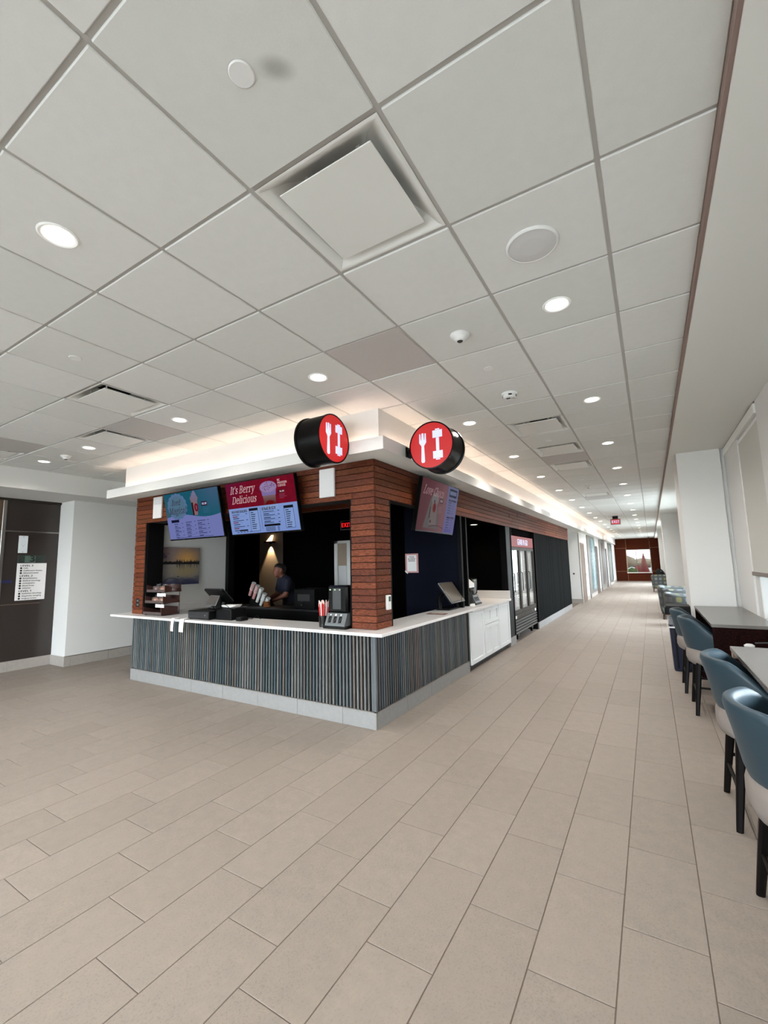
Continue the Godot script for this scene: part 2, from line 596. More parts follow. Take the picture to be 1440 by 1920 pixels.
func shell() -> void:
	var w := struct("wall_left")
	var st := mb()
	sbox(st, Vector3(-9.3, 0, -5.4), Vector3(-8.412, CE + 0.1, -3.62))
	sbox(st, Vector3(-9.3, 0, -3.62), Vector3(-9.0, CE + 0.1, 5.2))
	sbox(st, Vector3(-8.412, 0, -5.4), Vector3(-6.6, CE + 0.1, -5.2))
	part("plaster", fin(st), M.paint, w)
	w = struct("wall_rear")
	st = mb()
	sbox(st, Vector3(-9.3, 0, 5.0), Vector3(-8.4, CE + 0.1, 5.2))
	sbox(st, Vector3(0.2, 0, 5.0), Vector3(1.4, CE + 0.1, 5.2))
	sbox(st, Vector3(-8.4, 0, 5.0), Vector3(0.2, 0.1, 5.2))
	sbox(st, Vector3(-8.4, 2.9, 5.0), Vector3(0.2, CE + 0.1, 5.2))
	part("plaster", fin(st), M.paint, w)
	# window wall behind the viewer
	var rear := struct("window_9")
	for k in 6:
		var x := lerpf(-8.4, 0.2, k / 5.0)
		part("mullion", span(Vector3(x - 0.03, 0.1, 5.06), Vector3(x + 0.03, 2.9, 5.16), 0.004), M.white_plastic, rear)
		if k < 5: part("pane", span(Vector3(x + 0.03, 0.12, 5.10), Vector3(x + 1.69, 2.88, 5.11)), M.window_glass, rear)
	w = struct("wall_right")
	pierced_wall(w, RW, RW + 0.28, -37.0, 5.2, SOF + 0.05, [[-34.0, -30.0, 0.12, 2.7], [-23.2, -20.0, 0.12, 2.7], [-15.2, -11.6, 0.12, 2.7], [-6.33, -5.23, 0.90, 2.905], [-4.0, -1.5, 0.90, 2.905]])
	st = mb()
	for c in [[0.415, -7.28, -8.15], [0.39, -16.8, -17.6], [0.385, -25.2, -26.0]]:
		sbox(st, Vector3(c[0], 0, c[1]), Vector3(RW - 0.05, SOF + 0.02, c[2]))
		sbox(st, Vector3(RW - 0.05, 0, c[1] - 0.06), Vector3(RW + 0.02, SOF + 0.02, c[2] + 0.06))
	part("column", fin(st), M.paint, w)
	# dropped drywall ceiling along the windows, with its shadow reveal
	var t := struct("ceiling_drop")
	part("plaster", span(Vector3(0.333, SOF, -36.5), Vector3(RW + 0.3, CE + 0.3, 5.2)), M.paint_soffit, t)
	part("reveal", span(Vector3(0.319, SOF + 0.012, -36.5), Vector3(0.333, CE + 0.05, 5.0)), M.reveal, t)
	t = struct("ceiling_drop")
	part("plaster", span(Vector3(-9.2, 2.775, -5.3), Vector3(-7.75, CE + 0.3, 5.1)), M.paint, t)
	part("plaster", span(Vector3(-7.76, 2.776, -5.3), Vector3(-6.58, CE + 0.3, -4.12)), M.paint, t)
	# corridor and alcove
	w = struct("wall_corridor")
	st = mb()
	sbox(st, Vector3(-2.55, 0, ZE), Vector3(CW, CE + 0.1, -17.75))
	sbox(st, Vector3(-5.1, 0, -17.95), Vector3(-2.55, CE + 0.1, -17.75))
	sbox(st, Vector3(-5.3, 0, -17.95), Vector3(-5.1, CE + 0.1, -15.5))
	part("plaster", fin(st), M.paint, w)
	part("corner_guard", span(Vector3(CW - 0.03, 0.16, -17.78), Vector3(CW + 0.004, 2.6, -17.745)), M.steel, w)
	part("wall_stop", lathe_mesh([Vector2(0, 0), Vector2(0.035, 0), Vector2(0.03, 0.02), Vector2(0, 0.026)], 14), M.charcoal, w, Transform3D(Basis(Vector3.RIGHT, PI / 2), Vector3(-2.50, 1.08, -17.75)))
	var b := struct("baseboard_corridor")
	st = mb()
	sbox(st, Vector3(CW - 0.01, 0, ZE), Vector3(CW + 0.012, 0.155, -19.0))
	sbox(st, Vector3(CW - 0.01, 0, -18.0), Vector3(CW + 0.012, 0.155, -17.74))
	sbox(st, Vector3(-5.1, 0, -17.76), Vector3(CW + 0.012, 0.155, -17.738))
	part("base_tile", fin(st), M.base_tile_warm, b)
	b = struct("baseboard_left")
	for k in 9:
		part("base_tile", box_mesh(Vector3(0, 0.08, 0), Vector3(0.014, 0.16, 0.598), 0.003), M.base_tile_warm, b, Transform3D(Basis(), Vector3(-8.892, 0, -3.92 + 0.6 * k)))
	part("base_tile", span(Vector3(-8.9, 0, -3.618), Vector3(-8.40, 0.16, -3.606), 0.003), M.base_tile_warm, b)
	for k in 3:
		var z: float = -3.606 - [0.0, 0.10, 0.70][k]
		part("base_tile", span(Vector3(-8.41, 0, z - [0.098, 0.598, 0.598][k]), Vector3(-8.398, 0.16, z), 0.003), M.base_tile_warm, b)
	part("edge_trim", span(Vector3(-8.41, 0.16, -5.2), Vector3(-8.396, 0.168, -3.604)), M.metal_edge, b)

func floor_tiles() -> void:
	var fl := struct("floor")
	part("grout_bed", span(Vector3(-9.3, -0.3, -37.0), Vector3(1.4, -0.003, 5.2)), M.grout, fl)
	var all := []
	for c in range(-27, 8):
		var x := -0.8395 + 0.3048 * (c - 0.5)
		for m in range(-12, 62):
			var z := -1.6783 - 0.6096 * (m - fposmod(c, 3) / 3.0) - 0.3048
			if x > RW + 0.1 or x < -8.95 or z < ZE - 0.2 or z > 4.9: continue
			if x < -2.5 and z < -4.1 and (x > -6.45 or z < -5.3): continue
			var p := Vector3(x, 0, z)
			all.append([p.distance_to(Vector3(0, 1.5588, 0)) + (0.0 if in_view(p) else 1000.0), p])
	all.sort_custom(func(a, b): return a[0] < b[0])
	var mesh := box_mesh(Vector3(0, -0.006, 0), Vector3(0.3008, 0.012, 0.6056), 0.0015)
	var rest := []
	for i in 4: rest.append(mb())
	for i in all.size():
		var k := rng.randi() % 4
		var p: Vector3 = all[i][1]
		if i < 300:
			part("floor_tile", mesh, M["floor_tile_%d" % k], fl, Transform3D(Basis(), p))
		else:
			bx(rest[k], p + Vector3(0, -0.006, 0), Vector3(0.3008, 0.012, 0.6056))
	for k in 4:
		var o := part("floor_tiles_beyond", fin(rest[k]), M["floor_tile_%d" % k], fl)
		o.set_meta("kind", "stuff")

# cells of the ceiling grid that hold something else than a tile
var cells := {}
func cell(i: int, n: int) -> Vector3:
	return Vector3(GX + TS * (i + 0.5), CE, GZ - TS * (n + 0.5))

func ceiling_tiles() -> void:
	for c in [[0, 1], [-5, 2], [-7, 3], [-10, 2], [0, 7], [0, 9], [0, 11], [0, 17], [0, 26], [0, 28]]: cells[Vector2i(c[0], c[1])] = "diffuser"
	for c in [[-1, 3], [-6, 3], [-9, 2], [0, 10], [0, 18]]: cells[Vector2i(c[0], c[1])] = "grille"
	var ce := struct("ceiling")
	part("deck", span(Vector3(-9.3, CE + 0.16, -37.0), Vector3(1.4, CE + 0.4, 5.2)), M.black, ce)
	var all := []
	for i in range(-11, 3):
		for n in range(-9, 59):
			var p := cell(i, n)
			if i < -2 and n >= 5 and (i > -9 or n > 7): continue
			if p.z < ZE + 0.1: continue
			if cells.has(Vector2i(i, n)): continue
			all.append([p.distance_to(Vector3(0, 1.5588, 0)) + (0.0 if in_view(p) else 1000.0), p, i])
	all.sort_custom(func(a, b): return a[0] < b[0])
	var mesh := box_mesh(Vector3(0, 0.011, 0), Vector3(0.5925, 0.022, 0.5925), 0.0035)
	var edge := box_mesh(Vector3(0.0, 0.011, 0), Vector3(0.362, 0.022, 0.5925), 0.0035)
	var rest := mb()
	for k in all.size():
		var p: Vector3 = all[k][1]
		p.y += rng.randf_range(-0.0008, 0.0008)
		if all[k][2] == 2:
			p.x = -0.053 + 0.006 + 0.1845
		if k < 300:
			part("ceiling_tile", edge if all[k][2] == 2 else mesh, [M.ceiling_white, M.ceiling_white_b][rng.randi() % 2], ce, Transform3D(Basis(), p))
		else:
			bx(rest, p + Vector3(0, 0.011, 0), Vector3(0.362 if all[k][2] == 2 else 0.5925, 0.022, 0.5925), 0.0035)
	var o := part("ceiling_tiles_beyond", fin(rest), M.ceiling_white, ce)
	o.set_meta("kind", "stuff")
	var st := mb()
	for i in range(-11, 3):
		var x := GX + TS * i
		sbox(st, Vector3(x - 0.012, CE + 0.007, -5.3 if i < -8 else (-3.6 if i < -2 else -36.5)), Vector3(x + 0.012, CE + 0.03, 5.0))
	for n in range(-9, 60):
		var z := GZ - TS * n
		sbox(st, Vector3(-7.75 if n <= 5 else -2.2, CE + 0.0075, z - 0.012), Vector3(0.325, CE + 0.029, z + 0.012))
	for n in [6, 7]:
		sbox(st, Vector3(-7.75, CE + 0.0075, GZ - TS * n - 0.012), Vector3(-6.6, CE + 0.029, GZ - TS * n + 0.012))
	part("tee_grid", fin(st), M.grid, ce)

func right_side() -> void:
	var wins := [[-34.0, -30.0, 0.12, 2.7, 3], [-23.2, -20.0, 0.12, 2.7, 3], [-15.2, -11.6, 0.12, 2.7, 3], [-6.33, -5.23, 0.90, 2.905, 1], [-4.0, -1.5, 0.90, 2.905, 2]]
	for k in wins.size():
		var w: Array = wins[k]
		var o := struct("window_%d" % (k + 1))
		var st := mb()
		var n: int = w[4]
		for i in n + 1:
			var z := lerpf(w[0], w[1], float(i) / n)
			z = clampf(z, w[0] + 0.03, w[1] - 0.03)
			sbox(st, Vector3(RW + 0.08, w[2], z - 0.03), Vector3(RW + 0.20, w[3], z + 0.03), 0.004)
		for y in [w[2] + 0.03, w[3] - 0.03]:
			sbox(st, Vector3(RW + 0.081, y - 0.03, w[0]), Vector3(RW + 0.199, y + 0.03, w[1]), 0.004)
		part("window_frame", fin(st), M.white_plastic, o)
		for i in n:
			part("pane", span(Vector3(RW + 0.135, w[2] + 0.05, lerpf(w[0], w[1], float(i) / n) + 0.02), Vector3(RW + 0.145, w[3] - 0.05, lerpf(w[0], w[1], float(i + 1) / n) - 0.02)), M.green_glass if k == 3 else M.window_glass, o)
	# the wide white post at the far side of the window by the counter tables
	part("post", span(Vector3(RW + 0.02, 0.90, -6.33), Vector3(RW + 0.22, 2.9, -6.10), 0.006), M.paint, get_node("window_4"))
	var t := struct("trim_1")
	part("blind_pocket", span(Vector3(RW - 0.018, 2.905, -7.27), Vector3(RW + 0.01, 3.0, -5.23), 0.003), M.paint_soffit, t)
	part("groove", span(Vector3(RW - 0.006, 3.0, -7.27), Vector3(RW + 0.01, SOF, -5.23)), M.reveal, t)
	var s := thing("roller_shade", "white roller shade pulled half down in the window beside the counter tables", "window shade", Vector3(RW, 2.9, -5.79), 0.0)
	part("fabric", span(Vector3(-0.004, -1.515, -0.545), Vector3(0.0, 0.0, 0.545)), M.shade, s, Transform3D(Basis(), Vector3(0.015, 0, 0)))
	part("hem_bar", span(Vector3(-0.018, -1.545, -0.547), Vector3(0.018, -1.505, 0.547), 0.004), M.seat_grey, s, Transform3D(Basis(), Vector3(0.013, 0, 0)))
	part("roller", tube_mesh([Vector3(0.03, -0.03, -0.55), Vector3(0.03, -0.03, 0.55)], 0.028, -1, 14), M.white_plastic, s)
	var s2 := thing("roller_shade", "white roller shade over the window by the nearer table, out of view at the right", "window shade", Vector3(RW, 2.9, -2.75), 0.0)
	part("fabric", span(Vector3(-0.004, -1.515, -1.28), Vector3(0.0, 0.0, 1.28)), M.shade, s2, Transform3D(Basis(), Vector3(-0.008, 0, 0)))
	part("hem_bar", span(Vector3(-0.012, -1.535, -1.282), Vector3(0.012, -1.505, 1.282), 0.004), M.shade, s2, Transform3D(Basis(), Vector3(-0.012, 0, 0)))

func plank_row(o: Node3D, a: Vector3, b: Vector3, row: int) -> void:
	# boards laid end to end from a to b; a and b differ along x or along z
	var along := 0 if absf(b.x - a.x) > absf(b.z - a.z) else 2
	var L := absf(b[along] - a[along])
	var at := 0.0
	var first := fmod(row * 0.47, 1.0) * 1.3 + 0.5
	while at < L - 0.001:
		var seg := minf(first if at == 0.0 else rng.randf_range(1.2, 1.9), L - at)
		if L - at - seg < 0.25: seg = L - at
		var c := a.lerp(b, (at + seg * 0.5) / L)
		var d := 0.020 + rng.randf_range(-0.003, 0.004)
		var sz := Vector3(seg - 0.0016, 0.0598, d) if along == 0 else Vector3(d, 0.0598, seg - 0.0016)
		if along == 0: c.z -= 0.010 - (d - 0.02) * 0.5
		else: c.x -= 0.010 - (d - 0.02) * 0.5
		part("plank", box_mesh(Vector3.ZERO, sz, 0.0025), M["oak_%d" % (rng.randi() % 5)], o, Transform3D(Basis(), c))
		at += seg

func kiosk_shell() -> void:
	var w := struct("wall_kiosk")
	var H := (SB - SLAB) / 26.0
	for r in 26:
		var y := SLAB + H * (r + 0.5)
		if y > OT:
			plank_row(w, Vector3(-6.57, y, ZF), Vector3(XS, y, ZF), r)
			plank_row(w, Vector3(XS, y, ZF - 0.02), Vector3(XS, y, -15.76), r + 3)
		else:
			plank_row(w, Vector3(-6.57, y, ZF), Vector3(-6.305, y, ZF), r)
			plank_row(w, Vector3(-2.615, y, ZF), Vector3(XS, y, ZF), r)
			plank_row(w, Vector3(XS, y, ZF - 0.02), Vector3(XS, y, -3.965), r)
	var st := mb()
	sbox(st, Vector3(-6.57, SLAB, ZF - 0.26), Vector3(-6.32, OT + 0.004, ZF - 0.018))
	sbox(st, Vector3(-2.6, SLAB, -3.95), Vector3(XS - 0.018, OT + 0.004, ZF - 0.018))
	sbox(st, Vector3(-6.57, OT + 0.004, ZF - 0.26), Vector3(XS - 0.018, SB, ZF - 0.018))
	sbox(st, Vector3(-2.6, OT + 0.035, -15.75), Vector3(XS - 0.018, SB, ZF - 0.26))
	part("backing", fin(st), M.joint_dark, w)
	st = mb()
	for j in [[Vector3(-6.32, SLAB, ZF - 0.25), Vector3(-6.285, OT, ZF - 0.004)], [Vector3(-2.635, SLAB, ZF - 0.25), Vector3(-2.60, OT, ZF - 0.004)], [Vector3(-2.58, SLAB, -3.995), Vector3(XS - 0.003, OT, -3.96)],
			[Vector3(-2.385, SLAB, -6.05), Vector3(XS - 0.006, OT + 0.02, -5.99)], [Vector3(-2.45, SLAB, -6.25), Vector3(XS - 0.004, OT + 0.02, -6.20)],
			[Vector3(-2.45, 0.158, -8.72), Vector3(XS - 0.006, OT + 0.02, -8.68)], [Vector3(-2.45, 0.158, -8.36), Vector3(XS - 0.006, OT + 0.02, -8.32)], [Vector3(-2.45, 0.158, -10.78), Vector3(XS - 0.006, OT + 0.02, -10.74)]]:
		sbox(st, j[0], j[1], 0.003)
	part("opening_frame", fin(st), M.jamb, w)
	# dark fill between the two metal uprights by the refrigerator, and its tile foot
	st = mb()
	sbox(st, Vector3(-2.9, 0.158, -8.69), Vector3(XS - 0.02, OT + 0.03, -8.34))
	part("dark_filler", fin(st), M.black, w)
	part("base_tile", span(Vector3(-2.5, 0, -8.74), Vector3(XS - 0.015, 0.158, -8.33), 0.003), M.base_tile, w)
	# dark ribbed wall past the refrigerator: boards with open joints
	for k in 17:
		var z := -10.77 - 0.2935 * k
		part("wall_board", span(Vector3(XS - 0.05, 0.158, z - 0.290), Vector3(XS - 0.012 + rng.randf_range(-0.002, 0.002), OT + 0.035, z), 0.002), M["dark_panel_%d" % (k % 3)], w)
	part("board_backing", span(Vector3(-2.6, 0, -15.76), Vector3(XS - 0.045, OT + 0.04, -10.75)), M.black, w)
	for k in 9:
		part("base_tile", span(Vector3(XS - 0.04, 0, maxf(-15.77, -10.74 - 0.6 * (k + 1) + 0.003)), Vector3(XS - 0.012, 0.155, -10.74 - 0.6 * k), 0.003), M.base_tile, w)
	part("plaster", span(Vector3(-5.2, 0, -15.76), Vector3(-2.4, CE, -15.6)), M.paint, w)
	# canopy: bottom board, lip and the upright box that meets the ceiling
	var c := struct("canopy")
	st = mb()
	sbox(st, Vector3(-6.878, SB, -4.0), Vector3(-2.062, SB + 0.03, -3.412))
	sbox(st, Vector3(-2.75, SB, -32.7), Vector3(-2.062, SB + 0.03, -4.0))
	sbox(st, Vector3(-6.878, SB, -5.2), Vector3(-6.5, SB + 0.03, -4.0))
	part("underside", fin(st), M.paint_soffit, c)
	st = mb()
	sbox(st, Vector3(-6.9, SB - 0.004, -3.41), Vector3(-2.04, 2.757, -3.39), 0.002)
	sbox(st, Vector3(-2.06, SB - 0.004, -32.7), Vector3(-2.04, 2.757, -3.411), 0.002)
	sbox(st, Vector3(-6.9, SB - 0.004, -5.2), Vector3(-6.88, 2.757, -3.411), 0.002)
	sbox(st, Vector3(-2.4, SB - 0.004, -32.72), Vector3(-2.04, 2.757, -32.7), 0.002)
	part("lip", fin(st), M.paint, c)
	st = mb()
	sbox(st, Vector3(-6.6, SB + 0.02, -3.7), Vector3(-2.155, CE + 0.1, -3.50))
	sbox(st, Vector3(-2.4, SB + 0.02, -36.4), Vector3(-2.155, CE + 0.1, -3.70))
	sbox(st, Vector3(-6.6, SB + 0.02, -5.3), Vector3(-6.4, CE + 0.1, -3.7))
	part("upper_box", fin(st), M.paint, c)

func corridor() -> void:
	# end wall of wood panels round a window
	var w := struct("wall_back")
	var st := mb()
	for r in [[-2.3, 1.3, 0.0, 0.617], [-2.3, 1.3, 2.25, CE + 0.1]]:
		sbox(st, Vector3(r[0], r[2], ZE - 0.2), Vector3(r[1], r[3], ZE))
	sbox(st, Vector3(-2.5, 0.6, ZE - 0.2), Vector3(-1.505, 2.26, ZE))
	sbox(st, Vector3(0.0, 0.6, ZE - 0.2), Vector3(1.3, 2.26, ZE))
	part("backing", fin(st), M.beige, w)
	var g := 0.008
	for r in [[-2.25, -1.49, 0.02, 0.72], [-2.25, -1.49, 0.72, 2.38], [-2.25, -1.49, 2.38, 3.06], [-1.49, -0.01, 0.02, 0.60], [-1.49, -0.01, 2.27, 3.06], [-0.01, 0.95, 0.02, 0.72], [-0.01, 0.95, 0.72, 2.38], [-0.01, 0.95, 2.38, 3.06]]:
		var x0: float = r[0] + g
		var x1: float = r[1] - g
		if r[2] > 0.7 and r[3] < 2.4:
			x0 = maxf(x0, -2.25)
			if r[0] < -2.0: x1 = -1.515
			else: x0 = 0.012
		part("panel", span(Vector3(x0, r[2] + g, ZE - 0.01), Vector3(x1, r[3] - g, ZE + 0.02), 0.003), M["walnut_%d" % (rng.randi() % 2)], w)
	var o := struct("window_8")
	st = mb()
	for x in [-1.50, -0.005]: sbox(st, Vector3(x - 0.02, 0.60, ZE - 0.1), Vector3(x + 0.02, 2.27, ZE + 0.03))
	sbox(st, Vector3(-1.52, 2.24, ZE - 0.1), Vector3(0.015, 2.275, ZE + 0.03))
	part("window_frame", fin(st), M.beige, o)
	part("sill", span(Vector3(-1.54, 0.585, ZE - 0.15), Vector3(0.03, 0.635, ZE + 0.06), 0.005), M.paint, o)
	part("mullion", span(Vector3(-0.90, 0.63, ZE - 0.12), Vector3(-0.87, 2.25, ZE - 0.07)), M.grey_metal, o)
	part("pane", span(Vector3(-1.49, 0.63, ZE - 0.1), Vector3(-0.9, 2.25, ZE - 0.094)), M.tinted_glass, o)
	part("pane", span(Vector3(-0.87, 0.63, ZE - 0.1), Vector3(-0.01, 2.25, ZE - 0.094)), M.tinted_glass, o)
	# doors along the corridor
	for k in 3:
		var z: float = [-18.02, -23.06, -28.3][k]
		var d := struct("door_%d" % (k + 1))
		st = mb()
		sbox(st, Vector3(CW - 0.02, 0, z + 0.0), Vector3(CW + 0.03, 2.23, z + 0.05))
		sbox(st, Vector3(CW - 0.02, 0, z - 0.90), Vector3(CW + 0.03, 2.23, z - 0.85))
		sbox(st, Vector3(CW - 0.02, 2.18, z - 0.90), Vector3(CW + 0.03, 2.23, z + 0.05))
		part("door_frame", fin(st), M.beige if k == 0 else M.door_dark, d)
		part("door_leaf", span(Vector3(CW - 0.02, 0.008, z - 0.85), Vector3(CW + 0.018, 2.18, z)), M.door_wood if k == 0 else M.door_dark, d)
		part("door_handle", tube_mesh([Vector3(CW + 0.01, 1.02, z - 0.78), Vector3(CW + 0.07, 1.02, z - 0.78), Vector3(CW + 0.075, 1.02, z - 0.66)], 0.012), M.steel, d)
		if k < 3:
			var sg := thing("door_sign", "small grey room sign on the white wall past the %s corridor door from the kiosk" % ORD[k], "sign", Vector3(CW, 1.55, z - 1.08), 0.0, "corridor room signs")
			part("plate", span(Vector3(0, -0.11, -0.075), Vector3(0.008, 0.11, 0.075), 0.002), M.grey_metal, sg)
			part("lower_plate", span(Vector3(0, -0.19, -0.06), Vector3(0.006, -0.13, 0.06), 0.002), M.charcoal, sg)
	var panes := [[-20.03, -22.75, "teal", "tall teal glass art panel in a steel frame, nearest of the corridor panels"], [-25.05, -28.1, "brown", "tall brown glass art panel in a steel frame, between the second and third corridor doors"], [-30.25, -33.3, "mist", "pale misty glass art panel in a steel frame, farthest along the corridor wall"]]
	for p in panes:
		var a := thing("art_panel", p[3], "art panel", Vector3(CW, 0, (p[0] + p[1]) * 0.5))
		var h: float = (p[0] - p[1]) * 0.5
		part("surround", span(Vector3(0.0, 0.155, -h), Vector3(0.035, 2.62, h), 0.004), M.art_frame, a)
		var cols := {"teal": [M.art_teal, M.art_mist, M.art_teal], "brown": [M.art_brown, M.art_brown, M.art_mist], "mist": [M.art_mist, M.art_brown, M.art_teal]}
		for i in 3:
			var z0 := h - 0.95 - i * (h * 2 - 1.05) / 3.0
			part("glass_leaf", span(Vector3(0.03, 0.30, z0 - (h * 2 - 1.05) / 3.0 + 0.01), Vector3(0.05, 2.5, z0), 0.003), cols[p[2]][i], a)
		part("foot", span(Vector3(0.0, 0.0, h - 0.12), Vector3(0.04, 0.155, h - 0.02)), M.grey_metal, a)

func crown(called: String, label: String, at: Vector3, r: Vector3, m: Material, cone := false) -> void:
	var t := thing(called, label, "tree" if called.ends_with("tree") else "shrub", at)
	var st := mb()
	var n := noise(0.9, rng.randi() % 1000, 3)
	var rings := []
	for i in 12:
		var v := lerpf(0.02, 0.98, i / 11.0)
		var ring := []
		for k in 16:
			var a := TAU * k / 16.0
			var rr := (1.0 - v) * 0.95 + 0.05 if cone else sin(v * PI)
			var d := Vector3(cos(a) * rr, v, sin(a) * rr)
			var bump := 1.0 + 0.28 * n.get_noise_3d(d.x * 4.0 + at.x, d.y * 5.0, d.z * 4.0)
			ring.append(Vector3(d.x * r.x * bump, r.y * 0.25 + v * r.y, d.z * r.z * bump))
		rings.append(ring)
	loft(st, rings)
	part("foliage", fin(st), m, t)
	part("trunk", tube_mesh([Vector3(0, 0, 0), Vector3(0.02, r.y * 0.5, 0)], 0.06, 0.04), M.bark, t)

func outdoors() -> void:
	var g := struct("ground")
	part("paving", span(Vector3(1.3, -0.5, -120), Vector3(90, -0.12, 80)), M.concrete_out, g)
	part("paving", span(Vector3(-60, -0.5, -120), Vector3(1.3, -0.12, -36.8)), M.concrete_out, g)
	part("paving", span(Vector3(-60, -0.5, 5.3), Vector3(1.3, -0.12, 80)), M.concrete_out, g)
	crown("conifer_tree", "rust red cone-shaped tree seen through the end window", Vector3(-0.50, -0.12, -41.0), Vector3(0.38, 1.75, 0.38), M.leaf_red, true)
	crown("bushy_shrub", "low green shrub at the left of the end window", Vector3(-1.35, -0.12, -40.0), Vector3(0.5, 0.85, 0.4), M.leaf_green)
	crown("bushy_shrub", "small dark red shrub in the middle of the end window", Vector3(-1.0, -0.12, -43.0), Vector3(0.3, 1.0, 0.3), M.leaf_red)
	crown("pale_tree", "pale tan tree far off at the left of the end window", Vector3(-2.9, -0.12, -62.0), Vector3(1.4, 1.9, 1.2), M.leaf_tan)
	crown("pale_tree", "brownish tree far off in the middle of the end window", Vector3(-1.0, -0.12, -70.0), Vector3(2.4, 1.5, 1.4), M.leaf_tan)

func ceiling_fittings() -> void:
	# square air diffusers
	var proto: Node3D = null
	var dl := {Vector2i(0, 1): "large square ceiling diffuser nearest to the viewer, its panel hung in a curved pan", Vector2i(-5, 2): "square ceiling diffuser left of the kiosk front, with dark gaps round its panel",
		Vector2i(-7, 3): "square ceiling diffuser with a lamp glare on its panel, left of a grey perforated panel", Vector2i(-10, 2): "square ceiling diffuser at the far left by the bulkhead",
		Vector2i(0, 7): "nearest of the square diffusers down the corridor ceiling", Vector2i(0, 9): "second of the corridor diffusers, just before the perforated grey panel", Vector2i(0, 11): "third of the corridor diffusers, just past the perforated grey panel",
		Vector2i(0, 17): "fourth square diffuser along the corridor ceiling", Vector2i(0, 26): "square diffuser just before the hanging red exit sign", Vector2i(0, 28): "farthest square diffuser near the hanging red exit sign"}
	for k in dl:
		if proto == null:
			proto = thing("air_diffuser", dl[k], "air vent", cell(k.x, k.y), 0.0, "square ceiling diffusers")
			var st := mb()
			var prof := [Vector2(0.2945, 0.004), Vector2(0.284, 0.001), Vector2(0.270, 0.008), Vector2(0.250, 0.026), Vector2(0.226, 0.050), Vector2(0.195, 0.074), Vector2(0.15, 0.095), Vector2(0.12, 0.12)]
			for s in 4:
				var b := Basis(Vector3.UP, s * PI / 2)
				for i in prof.size() - 1:
					st.set_smooth_group(s + 1)
					var p: Vector2 = prof[i]
					var q: Vector2 = prof[i + 1]
					quad(st, b * Vector3(-p.x, p.y, p.x), b * Vector3(p.x, p.y, p.x), b * Vector3(q.x, q.y, q.x), b * Vector3(-q.x, q.y, q.x), b * Vector3(0, -1, -0.4))
			st.set_smooth_group(-1)
			part("pan", fin(st), M.diffuser, proto)
			part("throat", span(Vector3(-0.13, 0.118, -0.13), Vector3(0.13, 0.13, 0.13)), M.diffuser_throat, proto)
			part("face_panel", box_mesh(Vector3(0, 0.002, 0), Vector3(0.447, 0.006, 0.447), 0.0015), M.diffuser, proto)
			for x in [-0.13, 0.13]:
				for z in [-0.165, 0.165]:
					part("hanger", span(Vector3(x - 0.008, 0.004, z - 0.003), Vector3(x + 0.008, 0.12, z + 0.003)), M.diffuser, proto)
		else:
			dup(proto, cell(k.x, k.y), dl[k])
	var gl := {Vector2i(-1, 3): "grey perforated ceiling panel in front of the kiosk corner", Vector2i(-6, 3): "grey perforated ceiling panel beside the diffuser with the lamp glare", Vector2i(-9, 2): "grey perforated ceiling panel at the far left beside the last diffuser",
		Vector2i(0, 10): "grey perforated panel between the second and third corridor diffusers", Vector2i(0, 18): "grey perforated panel just past the fourth corridor diffuser"}
	for k in gl:
		tag(part("return_grille", box_mesh(Vector3(0, 0.008, 0), Vector3(0.591, 0.012, 0.591), 0.002), M.perforated, self, Transform3D(Basis(), cell(k.x, k.y))), gl[k], "air vent", "perforated return panels")
	# recessed round lamps, each with a light just under its lens
	var lamp: Node3D = null
	var spots := []
	for k in 20: spots.append([Vector3(-0.358, CE, 1.02 - 1.8288 * k), ("round lamp in the window-side corridor row, the %s one from the near end" % ORD[k]) if k > 1 else "round lamp of the window-side row, out of view, the %s one behind the viewer" % ORD[1 - k]])
	for k in 18: spots.append([Vector3(-1.577, CE, -4.4635 - 1.8288 * k), "round lamp in the kiosk-side corridor row, the %s one from the near end" % ORD[k]])
	spots.append([Vector3(-2.186, CE, -0.806), "large round lamp at the upper left, nearest to the viewer"])
	spots.append([Vector3(-2.186, CE, -2.635), "round lamp in front of the kiosk, left of the perforated panel"])
	spots.append([Vector3(-4.015, CE, -2.635), "round lamp in front of the kiosk, right of the two left diffusers"])
	spots.append([Vector3(-5.844, CE, -2.635), "round lamp just before the diffuser with the lamp glare"])
	spots.append([Vector3(-7.063, CE, -2.635), "leftmost round lamp, beside the small white sensor"])
	for x in [-4.015, -5.844]:
		spots.append([Vector3(x, CE, -0.806), "round lamp out of view at the left, %s the left bulkhead" % ("far from" if x > -5 else "nearer to")])
	for x in [-2.186, -4.015, -5.844]:
		for z in [1.02, 2.85]: spots.append([Vector3(x, CE, z), "round lamp out of view behind the viewer, %s row back, %s from the right" % [ORD[0 if z < 2 else 1], ORD[int((-x - 2.0) / 1.8)]]])
	for s in spots:
		if lamp == null:
			lamp = thing("downlight", s[1], "ceiling light", s[0], 0.0, "round recessed downlights")
			part("trim_ring", lathe_mesh([Vector2(0.062, 0.006), Vector2(0.064, -0.003), Vector2(0.074, -0.006), Vector2(0.081, -0.002), Vector2(0.082, 0.004)], 32), M.lamp_trim, lamp)
			part("lens_glow", lathe_mesh([Vector2(0.064, 0.001), Vector2(0.058, -0.0015), Vector2(0, -0.0025)], 32), M.lamp_lens, lamp)
			var l := SpotLight3D.new()
			l.name = "lamp_light"
			l.position.y = -0.012
			l.rotation.x = -PI / 2
			l.light_color = Color(1.0, 0.975, 0.95)
			l.light_energy = LAMP_E
			l.light_size = 0.055
			l.spot_angle = 78.0
			l.spot_angle_attenuation = 1.0
			l.spot_range = 14.0
			l.spot_attenuation = 2.0
			l.shadow_enabled = true
			lamp.add_child(l)
		else:
			dup(lamp, s[0], s[1])
	# flat round covers of the sprinklers
	var cap: Node3D = null
